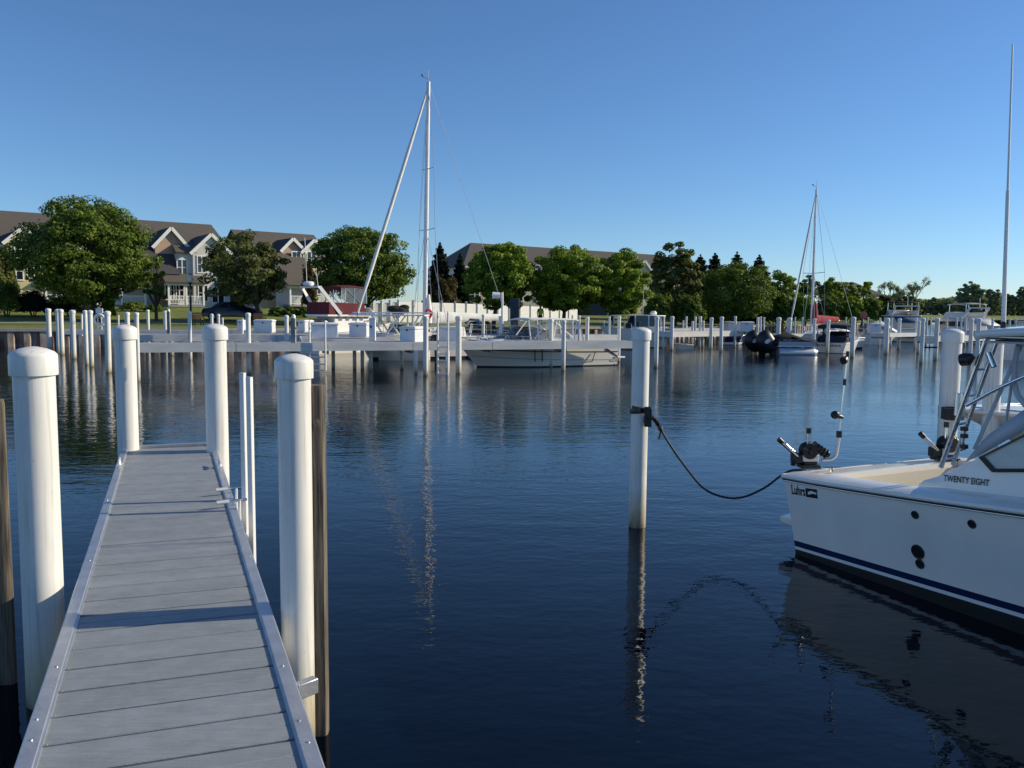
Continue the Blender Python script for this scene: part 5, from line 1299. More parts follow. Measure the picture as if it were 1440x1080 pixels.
# 5 runabout with blue canvas behind the cruiser bow
d = 43; c = (W(693, d), d)
b = Boat('runabout', 'runabout with folded blue canvas and navy outboard behind the express cruiser bow', c, PI + .1, 2.6, 1.8, .7, .95, rake=.6, sheer_line=NAVY)
zt = at_y(663, 455, d).z
mb = MB(); mb.grid([[(x, y, zt + .18 - .05 * (y / .7) ** 2 + dz) for y in (-.75, -.3, .3, .75)] for x, dz in ((.75, -.28), (.8, .05), (1.3, .1), (1.45, -.1))]); b.add(mb, 'folded_canvas', BLUEC, solid=.12)
for sg in (-1, 1): b.tube([(1.1, .75 * sg, zt), (1.3, .8 * sg, .8)], .03, 'canvas_strut', WHITE)
b.windshield(1.3, 1.7, .7, .8, .4); b.outboard(0, NAVY, 1.0); b.box((.6, 0, .8), (.5, 1.3, .35), 'seat', WHITE)

# 6 cabin boat behind the lone post
d = 56.5; sxx = W(931, d)
b = Boat('cabin_boat', 'grey sided cabin boat with long hardtop and dark windows behind the lone post', (sxx, d), PI + .12, 4.4, 2.1, 1.0, 1.45, rake=.9, zst=(.05, .05))
ax = lambda px: sxx - W(px, d)
zr = at_y(900, 444, d).z; zw = at_y(900, 459, d).z
mb = MB(); mb.grid([[(ax(x), y * w, z) for y in (-1, -.5, 0, .5, 1)] for x, w, z in ((857, .6, zr - .02), (862, .8, zr), (900, .9, zr + .04), (929, .9, zr))]); b.add(mb, 'hardtop', WHITE, solid=.06)
b.windshield(ax(888), ax(878), .85, zw - .1, zr - zw + .05, DGLASS)
for sg in (-1, 1):
    b.add(MB().grid([[(ax(885), .92 * sg, zw), (ax(888), .88 * sg, zr)], [(ax(922), .92 * sg, zw), (ax(922), .88 * sg, zr)]]), 'side_window', DGLASS)
    for x in (886, 905, 922): b.tube([(ax(x), .92 * sg, zw - .3), (ax(x), .88 * sg, zr)], .04, 'window_post', WHITE)
    b.tube([(ax(858), .5 * sg, zr - .05), (ax(858), .5 * sg, 1.5)], .03, 'hardtop_strut', WHITE)
b.box((ax(905), 0, (zw + 1.0) / 2 - .05), (ax(884) - ax(930), 1.8, zw - .9), 'cabin_side', GEL)
b.add(MB().lathe([(.2, 0), (.24, .1), (.15, .24), (.001, .25)], (ax(917), 0, zr + .08), 16, caps=False), 'radome', WHITE)
b.tube([(ax(900), .3, zr), (ax(900.5), .3, zr + 2.1)], .014, 'antenna', WHITE); b.bowrail(2.6, .4)
b.tube([(ax(879), -.9, 1.45), (ax(883), -1.0, 1.15)], .06, 'fender', WHITE)

# 7 little dinghy
d = 54; b = Boat('dinghy', 'small pale dinghy floating below the sunlit right dock', (W(974, d), d), PI, 1.3, .7, .28, .4, rake=.3, zst=(.03, .03), hull=GELD, bottom=GELD, deck=GELD)
b.box((.5, 0, .36), (.2, .6, .05), 'thwart', GREYWOOD)
# 8 runabout with white cabin behind the sunlit dock
d = 62; b = Boat('cuddy_boat', 'white cuddy boat with navy hull band behind the right end of the sunlit dock', (W(1014, d), d), .1, 2.0, 1.5, .62, .80, rake=.5, zst=(.05, .22), stripe=WHITE, sheer_line=NAVY, hull=NAVY)
b.box((.75, 0, 1.15), (1.0, 1.2, 1.0), 'cabin', WHITEC, taper=.85); b.windshield(1.3, 1.6, .5, .8, .45); b.box((.75, 0, 1.7), (1.2, 1.3, .06), 'roof', WHITE)
# 9 pontoon boat with black motors
d = 48.3; c = (W(1086, d), d)
b = thing('pontoon_boat', 'grey pontoon boat with two big tilted black outboards at its left end', 'boat', (c[0], d, 0), .06)
for y in (-.8, .8):
    MB().tube([(0, y, .12), (2.0, y, .12), (2.2, y, .16), (2.35, y, .22)], [.30, .30, .22, .05], 14).build('pontoon', ALU, b)
MB().box((1.1, 0, .50), (2.3, 1.9, .10)).build('deck', ALU, b, bevel=.02)
for y in (-.92, .92):
    mb = MB(); mb.box((1.1, y, .66), (2.2, .03, .2)); mb.build('fence_panel', GREYC, b)
    MB().tube([(0, y, .85), (2.2, y, .85)], .025, 8).build('fence_rail', CHROME, b)
mb = MB(); mb.grid([[(x, y, z - .25 * abs(y) ** 2) for y in (-.95, -.5, 0, .5, .95)] for x, z in ((-.3, .75), (0, 1.05), (.8, 1.25), (1.6, 1.0), (2.2, .95), (2.25, .7))]); mb.build('boat_cover', BLKC, b, solid=.03)
def big_motor(parent, x, y, sc):
    M = Matrix.Translation((x, y, .62)) @ Matrix.Rotation(R_(-32), 4, 'Y'); X = lambda p: M @ (Vector(p) * sc)
    rows = [[X((cx + rx * math.cos(a), ry * math.sin(a), z)) for a in [2 * PI * k / 16 for k in range(16)]] for z, cx, rx, ry in ((-.35, -.1, .26, .18), (-.2, -.15, .42, .27), (.15, -.2, .48, .31), (.45, -.2, .46, .30), (.68, -.15, .36, .24), (.78, -.1, .2, .13), (.80, -.08, .02, .02))]
    mb = MB(); mb.grid(rows, close=True); mb.f.append(tuple(range(16))[::-1]); mb.m.append(0); o = mb.build('outboard_motor', BLACK, parent)
    mb = MB(); mb.add([X((-.2 + .16 * math.cos(a), -.325, .28 + .10 * math.sin(a))) for a in [2 * PI * k / 18 for k in range(18)]], [tuple(range(18))]); mb.build('cowl_badge', WHITE, o)
    mb = MB(); mb.bar(X((-.1, 0, -.3)), X((-.16, 0, -1.0)), .14 * sc, .30 * sc); mb.bar(X((-.5, 0, -.75)), X((.1, 0, -.75)), .3 * sc, .05 * sc); mb.tube([X((-.45, 0, -1.0)), X((.15, 0, -1.0))], [.03, .1], 10); mb.build('gearcase', BLACK, o)
    mb = MB()
    for k in range(3):
        a = 2 * PI * k / 3; mb.add([X((-.48, .02 * math.cos(a), -1 + .02 * math.sin(a))), X((-.44, .22 * math.cos(a - .4), -1 + .22 * math.sin(a - .4))), X((-.46, .25 * math.cos(a), -1 + .25 * math.sin(a))), X((-.50, .2 * math.cos(a + .35), -1 + .2 * math.sin(a + .35)))], [(0, 1, 2, 3)])
    mb.build('propeller', BLACK, o)
big_motor(b, -.25, -.45, 1.15); big_motor(b, -.65, .5, 1.1)
# 10 navy canopy boat
d = 47.6; ctr = on_z(1168, 497)
th = R_(50); Bm = 2.0; stx = ctr.x; sty = ctr.y + .3
b = Boat('canopy_boat', 'white boat with navy canopy lying bow to the right among the posts', (stx, sty), th, 4.1, Bm, .62, 1.05, rake=.8, zst=(.03, .03), sheer_line=WHITE)
zt = at_y(1195, 457, sty + 1).z
mb = MB(); mb.grid([[(x, y * .85, zt + .06 * (1 - y * y) - dz) for y in (-1, -.8, -.4, 0, .4, .8, 1)] for x, dz in ((.35, .25), (.45, .05), (1.1, -.03), (1.9, 0), (2.05, .12))]); b.add(mb, 'canopy_top', NAVYC, solid=.04)
mb = MB(); mb.grid([[(.35, y, .62), (.38, y, 1.05)] for y in (-.8, 0, .8)]); b.add(mb, 'stern_curtain', NAVYC, solid=.02)
for sg in (-1, 1):
    b.add(MB().grid([[(.3, .85 * sg, .7), (.35, .85 * sg, .95)], [(.9, .86 * sg, .7), (.9, .86 * sg, .95)]]), 'side_curtain', NAVYC, solid=.02)
    b.add(MB().grid([[(1.3, .86 * sg, .75), (1.3, .84 * sg, zt)], [(2.05, .84 * sg, .8), (1.9, .82 * sg, zt)]]), 'side_screen', m_clear('dark_vinyl', (.02, .025, .03), .75), solid=.01)
    for x in (.4, 1.3, 2.0): b.tube([(x, .87 * sg, .65), (x, .85 * sg, zt)], .025, 'canopy_pole', BLACK)
b.windshield(2.0, 2.7, .7, .82, .45, DGLASS); b.bowrail(2.3, .42); b.outboard(.0, BLACK, .6)
q0 = Vector((-.02, .78, .38))
vs, fs = text_mesh('SUNCHASER', 1.); w = max(v.x for v in vs); hh = max(v.y for v in vs)
mb = MB(); mb.add([(-.03, .74 - 1.48 * v.x / w, .40 + .13 * v.y / hh) for v in vs], fs); b.add(mb, 'name_lettering', NAVY, smooth=False)
# 11 far flybridge yachts
def yacht(label, px0, px1, topy, d, head, L, B, dark):
    b = Boat('motor_yacht', label, (W((px0 + px1) / 2, d), d), head, L, B, 1.1, 1.7, rake=1.2, zst=(.05, .05))
    zt = at_y((px0 + px1) / 2, topy, d).z; zm = zt - 1.25
    b.box((L * .45, 0, (zm + 1.0) / 2), (L * .55, B * .8, zm - 1.0), 'saloon', GEL, taper=.92, bevel=.08)
    for sg in (-1, 1): b.box((L * .45, B * .395 * sg, zm - .45), (L * .42, .04, .42), 'saloon_window', DGLASS, bevel=0)
    b.box((L * .44, 0, zm + .04), (L * .58, B * .86, .1), 'flybridge_floor', GEL)
    mb = MB(); mb.grid([[(-.1, y, zm - .55), (L * .17, y, zm + .02)] for y in (-B * .4, 0, B * .4)]); b.add(mb, 'aft_canvas', GREYC if dark else BLUEC, solid=.04)
    mb = MB(); 
    for sg in (-1, 1): mb.grid([[(L * .25, B * .40 * sg, zm), (L * .24, B * .38 * sg, zm + .55)], [(L * .62, B * .36 * sg, zm), (L * .58, B * .34 * sg, zm + .5)]])
    mb.grid([[(L * .62, -B * .36, zm), (L * .62, B * .36, zm)], [(L * .57, -B * .34, zm + .55), (L * .57, B * .34, zm + .55)]]); b.add(mb, 'flybridge_side', GEL, solid=.06)
    mb = MB(); mb.grid([[(x, y * B * .38, zt + .07 * (1 - y * y) - dz) for y in (-1, -.5, 0, .5, 1)] for x, dz in ((L * .2, .08), (L * .3, 0), (L * .52, .02), (L * .55, .1))]); b.add(mb, 'bimini', BLKC if not dark else GREYC, solid=.05)
    for sg in (-1, 1):
        for x in (.22, .5): b.tube([(L * x, B * .38 * sg, zm + .5), (L * x, B * .37 * sg, zt)], .03, 'bimini_pole', CHROME)
    b.add(MB().bar((L * .16, -B * .36, zm + .9), (L * .16, B * .36, zm + .9), .25, .1), 'radar_arch', WHITE)
    for sg in (-1, 1): b.add(MB().bar((L * .28, B * .4 * sg, zm), (L * .16, B * .36 * sg, zm + .9), .08, .22), 'arch_leg', WHITE)
    b.bowrail(L * .6, .5); b.tube([(L * .16, 0, zm + .95), (L * .16, 0, zt + .5)], .03, 'aerial', WHITE); b.box((-.3, 0, .45), (.6, B * .8, .08), 'swim_platform', GEL)
    return b
yacht('white flybridge yacht with black bimini in the background left of the banded post', 1258, 1298, 424.5, 72, R_(78), 8, 2.7, False)
yacht('shaded flybridge yacht in the background above the sport boat hardtop', 1370, 1406, 427, 68, R_(98), 7.5, 2.4, True)
d = 44; b = Boat('pilothouse_boat', 'white pilothouse boat cut off by the right frame edge in the background', (W(1418, d), d), .1, 4, 1.7, .9, 1.2)
b.box((1.4, 0, 1.5), (1.2, 1.3, 1.0), 'pilothouse', GEL, taper=.88); b.box((1.45, -.62, 1.72), (.85, .1, .34), 'pilothouse_window', DGLASS, bevel=0); b.box((1.4, 0, 2.03), (1.4, 1.4, .07), 'roof', WHITE); b.tube([(.9, 0, 2.0), (.9, 0, 3.0)], .02, 'antenna', WHITE); b.box((.9, 0, 2.2), (.1, .9, .06), 'light_bar', WHITE)
# 12 white covered boats behind the red sail cover
d = 63; b = Boat('covered_boat', 'boat under white cover behind the navy canopy boat', (W(1160, d), d), .05, 2.2, 1.4, .7, .9, deck=WHITEC)
mb = MB(); mb.grid([[(x, y * .7, z - .45 * y * y) for y in (-1, -.6, 0, .6, 1)] for x, z in ((0, 1.1), (.4, 1.55), (1.2, 1.4), (2.0, 1.0))]); b.add(mb, 'cover', WHITEC, solid=.03)
d = 66; b = Boat('covered_boat', 'white hulled boat with rounded cover right of the navy canopy', (W(1216, d), d), .05, 2.8, 1.5, .8, 1.0)
mb = MB(); mb.grid([[(x, y * .7, z - .4 * y * y) for y in (-1, -.6, 0, .6, 1)] for x, z in ((0, 1.2), (.6, 1.75), (1.2, 1.85), (1.8, 1.5), (2.5, 1.1))]); b.add(mb, 'cover', LINER, solid=.03)
dock_box('dark grey dock box behind the bow of the navy canopy boat', 1224, 1240, 454.5, 469, 60)
# 13 neighbouring bow behind the sport boat
pa = at_y(1366, 580, 10.6); 
b = Boat('moored_boat', 'white flared bow of a neighbouring boat behind the sport boat cabin', (pa.x + 5.0, 11.4), PI + .06, 5.05, 2.4, .95, pa.z, rake=2.2, zst=(.05, .05), deck=GEL)
b.bowrail(3.6, .0, .012)
# small red sign near the shore
p = at_y(1214, 448, 80); t = thing('round_sign', 'small red sign on a pole behind the navy canopy boat', 'sign', (p.x, 80, 1.2)); z1 = at_y(1214, 443, 80).z - 1.2
MB().tube([(0, 0, 0), (0, 0, z1)], .05, 8).build('pole', ALU, t); MB().tube([(0, -.06, z1), (0, -.10, z1)], .38, 8).build('sign_face', mat('sign_red', (.55, .12, .10), .5), t)
# ------------------------------------------------------------------ trees
def fast_mesh(name, verts, nq, m, parent, smooth=False):
    me = bpy.data.meshes.new(name); nv = len(verts)
    me.vertices.add(nv); me.vertices.foreach_set('co', verts.astype(np.float32).ravel())
    me.loops.add(nv); me.loops.foreach_set('vertex_index', np.arange(nv, dtype=np.int32))
    me.polygons.add(nq); me.polygons.foreach_set('loop_start', np.arange(0, nv, 4, dtype=np.int32)); me.polygons.foreach_set('loop_total', np.full(nq, 4, np.int32))
    me.materials.append(m); me.update(calc_edges=True); me.validate()
    o = bpy.data.objects.new(name, me); col.objects.link(o); o.parent = parent
    return o
def leaves(rng, pts, nrm, size, droop=.25):
    """leaf quads (pointed, bent a little) at pts facing roughly nrm"""
    n = len(pts); a = rng.normal(size=(n, 3)); nn = nrm + a * .55; nn /= np.linalg.norm(nn, axis=1, keepdims=True)
    t = rng.normal(size=(n, 3)); t[:, 2] -= droop * 2; t -= nn * (t * nn).sum(1, keepdims=True); t /= np.linalg.norm(t, axis=1, keepdims=True)
    u = np.cross(nn, t); s = size * rng.uniform(.6, 1.35, (n, 1))
    q = np.stack([pts - t * s * .5, pts + u * s * .36 + nn * s * .08, pts + t * s * .6 - nn * s * .1, pts - u * s * .36 + nn * s * .08], 1)
    return q.reshape(-1, 3)
def bezier(p0, p1, p2, n=6): return [(1 - t) ** 2 * p0 + 2 * t * (1 - t) * p1 + t * t * p2 for t in [i / n for i in range(n + 1)]]
def broadleaf(label, px0, px1, topy, d, kind='maple', seed=1, trunk_px=None, crown_base=.22, nclump=95, per=120, leaf=.19, flat=.75, gap=.0, group=None, trunk_r=None, name='broadleaf_tree', power=2.15):
    rng = np.random.default_rng(seed); rnd = random.Random(seed)
    cx = (px0 + px1) / 2; x = W(cx, d); z0 = gz(x, d); H = at_y(cx, topy, d).z - z0; Rw = (px1 - px0) / 2 * d / F
    tx = (W(trunk_px, d) - x) if trunk_px else 0.
    t = thing(name, label, 'tree', (x, d, z0), 0, group)
    zb = H * crown_base; ch = H - zb; cz = zb + ch * .46
    # clump centres: superellipsoid, widest a little below the middle
    C = []; Rc = []
    while len(C) < nclump:
        v = rng.normal(size=3); v /= (np.abs(v) ** power).sum() ** (1 / power); k = rng.uniform(.2, 1) ** .45
        sx = 1 - .15 * max(0, v[2]) + rng.uniform(-.06, .06); p = np.array([v[0] * Rw * .88 * sx * k, v[1] * Rw * .85 * k, cz + v[2] * (ch * .54 if v[2] > 0 else ch * .46) * .90 * k])
        if gap and rng.random() < gap: continue
        C.append(p); Rc.append(min(rng.uniform(.12, .22) * Rw, 1.15 if d < 200 else 9) * (1.05 if k < .7 else .9))
    C = np.array(C); Rc = np.array(Rc)
    idx = np.repeat(np.arange(nclump), per); n = len(idx); v = rng.normal(size=(n, 3)); v /= np.linalg.norm(v, axis=1, keepdims=True); v[:, 2] = v[:, 2] * .8 + .12
    r = rng.uniform(.45, 1.08, (n, 1)) ** .6; P = C[idx] + v * Rc[idx][:, None] * r * np.array([1, 1, flat])
    out = P - np.array([0, 0, cz]); out /= np.linalg.norm(out, axis=1, keepdims=True); nr_ = v * .7 + out * .5 + np.array([0, 0, .35])
    fast_mesh('crown', leaves(rng, P, nr_, leaf), n, LEAF[kind], t)
    # trunk and limbs as one mesh
    mb = MB(); r0 = trunk_r or max(.12, H * .024); base = Vector((tx, 0, -.1)); fork = Vector((tx * .7, 0, zb * .95 + ch * .06))
    mb.tube([base, Vector((tx, 0, .12)), base.lerp(fork, .5), fork], [r0 * 1.6, r0 * 1.1, r0, r0 * .85], 12)
    order = list(range(nclump)); rnd.shuffle(order)
    for i in order[:16]:
        e = Vector(C[i]); m = fork.lerp(e, .5) + Vector((rnd.uniform(-.4, .4), rnd.uniform(-.4, .4), abs(e.z - fork.z) * .12)); pts = bezier(fork - Vector((0, 0, .15)), m, e, 6)
        mb.tube(pts, [r0 * .55 * (1 - .85 * k / 6) + .012 for k in range(7)], 7)
    mb.build('trunk', BARK, t); return t
def conifer(label, px0, px1, topy, d, seed, kind='spruce', group=None):
    rng = np.random.default_rng(seed); cx = (px0 + px1) / 2; x = W(cx, d); z0 = gz(x, d); H = at_y(cx, topy, d).z - z0; Rw = (px1 - px0) / 2 * d / F * (1.35 if d > 90 else 1.1)
    t = thing('conifer', label, 'tree', (x, d, z0), 0, group); n = 12000
    zz = 1 - rng.random(n) ** .55 * .94; nb = 26; lay = np.round(zz * nb) / nb; k = rng.random(n) ** .6; ang = rng.random(n) * 2 * np.pi
    spoke = np.round((ang + lay * 40) / (2 * np.pi) * 11) / 11 * 2 * np.pi - lay * 40; ang = spoke + rng.normal(size=n) * .17
    rad = Rw * (1 - lay) ** .68 * 1.08 * (1 + .22 * np.sin(lay * 91)) * k
    P = np.stack([rad * np.cos(ang), rad * np.sin(ang), H * (lay * .96 + .02) - rad * .28 + rng.normal(size=n) * .06 + .25], 1)
    nr_ = np.stack([np.cos(ang) * .3, np.sin(ang) * .3, np.ones(n)], 1); fast_mesh('crown', leaves(rng, P, nr_, .30, .6), n, LEAF[kind], t)
    mb = MB(); mb.tube([(0, 0, -.1), (0, 0, H * .5), (0, 0, H * .98)], [.18, .1, .02], 8); mb.build('trunk', BARK, t); return t
def shrub(label, px0, px1, topy, d, kind, seed, group=None, n=5000, leaf=.14, base=None):
    rng = np.random.default_rng(seed); cx = (px0 + px1) / 2; x = W(cx, d); z0 = gz(x, d) if base is None else base; H = at_y(cx, topy, d).z - z0; Rw = (px1 - px0) / 2 * d / F
    t = thing('shrub', label, 'shrub', (x, d, z0), 0, group); v = rng.normal(size=(n, 3)); v /= np.linalg.norm(v, axis=1, keepdims=True); v[:, 2] = np.abs(v[:, 2]) * 1.3 - .3
    f = 1 + .16 * np.sin(v[:, 0] * 7 + seed) * np.cos(v[:, 1] * 6) + .12 * np.sin(v[:, 2] * 11 + v[:, 0] * 9); k = (rng.uniform(.6, 1.0, n) * f)[:, None]
    P = v * k * np.array([Rw, Rw * .9, H * .62]) + np.array([0, 0, H * .36]); fast_mesh('foliage', leaves(rng, P, v + np.array([0, 0, .3]), leaf), n, LEAF[kind], t)
    mb = MB()
    for i in range(7): a = i * .9; mb.tube([(.1 * math.cos(a), .1 * math.sin(a), 0), (Rw * .5 * math.cos(a), Rw * .5 * math.sin(a), H * .6)], [.04, .01], 5)
    mb.build('stems', BARK, t); return t
def bare(label, px0, px1, topy, d, seed, group=None, tw=2600):
    rnd = random.Random(seed); rng = np.random.default_rng(seed); cx = (px0 + px1) / 2; x = W(cx, d); z0 = gz(x, d); H = at_y(cx, topy, d).z - z0; Rw = (px1 - px0) / 2 * d / F
    t = thing('sparse_tree', label, 'tree', (x, d, z0), 0, group); mb = MB(); tips = []
    def grow(p, dr, l, r, lev):
        q = p + dr * l; mb.tube([p, p.lerp(q, .5) + Vector((rnd.uniform(-.05, .05) * l, rnd.uniform(-.05, .05) * l, 0)), q], [r, r * .8, r * .62], 5, caps=False)
        if lev == 0: tips.append(q); return
        for _ in range(3 if lev > 1 else 4):
            nd = (dr + Vector((rnd.uniform(-.75, .75), rnd.uniform(-.75, .75), rnd.uniform(-.15, .5)))).normalized(); grow(q if rnd.random() < .6 else p.lerp(q, .7), nd, l * rnd.uniform(.6, .8), r * .58, lev - 1)
    grow(Vector((0, 0, 0)), Vector((rnd.uniform(-.1, .1), 0, 1)).normalized(), H * .30, H * .018 + .04, 4)
    k = H / max(q.z for q in tips); kw = Rw / max(abs(q.x) for q in tips); mb.v = [(a * kw, b_ * kw, c_ * k) for a, b_, c_ in mb.v]; mb.build('trunk', BARK, t)
    T = np.array([[q.x * kw, q.y * kw, q.z * k] for q in tips]); i = rng.integers(0, len(T), tw); P = T[i] + rng.normal(size=(tw, 3)) * Rw * .07
    fast_mesh('crown', leaves(rng, P, rng.normal(size=(tw, 3)) + np.array([0, 0, .5]), .16), tw, LEAF['far'], t)

broadleaf('large dark round maple at the left in front of the townhouses', 28, 220, 270, 62, 'maple', 11, trunk_px=136, crown_base=.1, nclump=300, per=150, leaf=.2)
broadleaf('small leafy tree at the lower right of the large dark maple', 203, 238, 362, 63, 'maple', 12, crown_base=.2, nclump=24, per=110, leaf=.24, name='small_tree')
broadleaf('thin olive leaved tree with open crown over the dark parked car', 280, 416, 320, 63, 'olive', 13, trunk_px=367, crown_base=.16, nclump=120, per=75, leaf=.24, gap=.1)
broadleaf('green maple behind the maroon flybridge boat', 433, 586, 314, 66, 'maple', 14, trunk_px=520, crown_base=.17, nclump=250, per=150, leaf=.2)
G3 = None
broadleaf('bright green round tree left of the slate board', 646, 760, 338, 63, 'bright', 15, trunk_px=693, crown_base=.19, nclump=190, per=150)
broadleaf('bright green round tree right of the slate board', 734, 858, 343, 65, 'bright', 16, trunk_px=791, crown_base=.17, nclump=210, per=150)
broadleaf('bright green tree above the cabin boat bow', 820, 920, 344, 66, 'bright', 17, trunk_px=857, crown_base=.12, nclump=180, per=150)
conifer('dark spruce just right of the tall mast', 596, 640, 344, 84, 21)
conifer('smaller dark spruce left of the long brown roof', 630, 662, 361, 84, 22)
shrub('reddish brown bush beneath the dark spruces', 598, 648, 388, 80, 'rust', 23, n=6500, leaf=.2)
broadleaf('tall pale topped poplar above the lone post', 902, 990, 335, 82, 'olive', 24, trunk_px=948, crown_base=.02, nclump=150, per=110, leaf=.26)
conifer('leftmost dark spruce behind the right hand trees', 958, 1004, 360, 96, 25)
conifer('dark spruce in the middle behind the right hand trees', 976, 1026, 358, 98, 26)
conifer('tallest dark spruce behind the broad green tree', 1006, 1058, 356, 100, 27)
conifer('rightmost dark spruce behind the broad green tree', 1038, 1088, 360, 100, 28)
broadleaf('broad deep green tree left of the small mast', 972, 1090, 364, 84, 'maple', 29, trunk_px=1033, crown_base=.03, nclump=170, per=120)
broadleaf('medium green tree just left of the small jib', 1060, 1124, 377, 88, 'bright', 30, crown_base=.04, nclump=85, per=120)
broadleaf('green tree between the small jib and mast', 1106, 1154, 382, 92, 'maple', 31, crown_base=.08, nclump=66, per=110)
broadleaf('green tree right of the small mast, first of the low row', 1142, 1186, 386, 94, 'bright', 32, crown_base=.04, nclump=60, per=110)
broadleaf('middle green tree of the low row right of the small mast', 1166, 1210, 387, 96, 'bright', 33, crown_base=.04, nclump=60, per=110)
broadleaf('last green tree of the low row, in front of the dark roof', 1188, 1233, 390, 98, 'bright', 34, crown_base=.04, nclump=60, per=110)
broadleaf('low olive tree right of the dark roof', 1216, 1262, 414, 118, 'rust', 35, crown_base=.02, nclump=80, per=100, leaf=.3)
broadleaf('low yellowish tree behind the flybridge yacht', 1250, 1292, 415, 124, 'olive', 36, crown_base=.02, nclump=75, per=100, leaf=.3)
bare('nearly leafless tree behind the low olive tree, left one', 1228, 1262, 397, 140, 41)
bare('nearly leafless tree behind the low olive tree, right one', 1255, 1296, 392, 140, 42)
DF = 330
broadleaf('small far tree at the left end of the distant shore', 1296, 1320, 417, DF, 'far', 51, crown_base=.03, nclump=90, per=80, leaf=.6)
broadleaf('low rounded far tree mass left of the tall far tree', 1312, 1350, 420, DF, 'far', 52, crown_base=.03, nclump=120, per=80, leaf=.6)
broadleaf('tall airy far tree on the distant shore', 1338, 1382, 394, DF - 20, 'far', 53, crown_base=.03, nclump=180, per=80, leaf=.6)
broadleaf('far tree left of the whip antenna', 1374, 1408, 405, DF - 10, 'far', 54, crown_base=.03, nclump=138, per=80, leaf=.6)
broadleaf('far tree directly behind the whip antenna', 1400, 1424, 410, DF, 'far', 55, crown_base=.03, nclump=102, per=80, leaf=.6)
broadleaf('far tree at the right frame edge', 1418, 1452, 402, DF, 'far', 56, crown_base=.03, nclump=132, per=80, leaf=.6)
rng = np.random.default_rng(60); n = 16000; xx = rng.uniform(W(1240, 345), W(1700, 345), n); hh = 6.6 + 2.2 * np.sin(xx * .045) + 1.6 * np.sin(xx * .13 + 1); k = rng.random(n) ** .6
Pw = np.stack([xx, 350 + rng.normal(size=n) * 4, 1.5 + hh * k], 1)
tag(fast_mesh('woodland', leaves(rng, Pw, rng.normal(size=(n, 3)) + np.array([0, -.4, .6]), 1.3), n, LEAF['far'], None), kind='stuff')
for i, (a, b_, y, kd) in enumerate(((1078, 1116, 412, 'maple'), (1108, 1150, 414, 'bright'), (1142, 1184, 414, 'maple'), (1176, 1216, 416, 'bright'), (1206, 1240, 418, 'maple'), (1236, 1280, 424, 'olive'), (900, 950, 412, 'maple'), (946, 990, 414, 'maple'))):
    shrub(('dense bush under the small jib', 'dense bush under the small mast', 'dense bush above the red sail cover', 'dense bush under the middle of the low tree row', 'dense bush under the right end of the low tree row', 'low bush left of the flybridge yacht', 'dark bush under the poplar, left one', 'dark bush under the poplar, right one')[i], a, b_, y, 86 if a > 1000 else 78, kd, 300 + i, n=4500, leaf=.22)
# shrubs around the houses
shrub('round clipped bush on the lawn right of the large maple trunk', 144, 163, 419, 63, 'bright', 71)
shrub('tall hedge bush at the left frame edge', -25, 27, 338, 66, 'olive', 72, n=9000, leaf=.2)
shrub('low dark rounded bush below the tall left hedge', -12, 34, 395, 63, 'maple', 73, n=6000)
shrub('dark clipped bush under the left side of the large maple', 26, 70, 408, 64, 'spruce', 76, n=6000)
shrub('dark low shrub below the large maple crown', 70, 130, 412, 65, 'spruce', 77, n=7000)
for i, (a, b_, y) in enumerate(((170, 208, 424), (206, 232, 428), (378, 402, 431), (398, 420, 432), (418, 440, 431))):
    shrub(('low foundation shrub left of the grey porch', 'low foundation shrub under the grey porch rail', 'left foundation shrub below the right porch', 'middle foundation shrub below the right porch', 'right foundation shrub below the right porch')[i], a, b_, y, 74, 'maple', 80 + i, n=2500)
shrub('reddish small tree beside the right townhouse', 424, 446, 364, 76, 'rust', 88, n=4500, leaf=.16)
shrub('brownish low planting beneath the tree left of the slate board', 660, 690, 447, 60, 'rust', 90, n=2000)

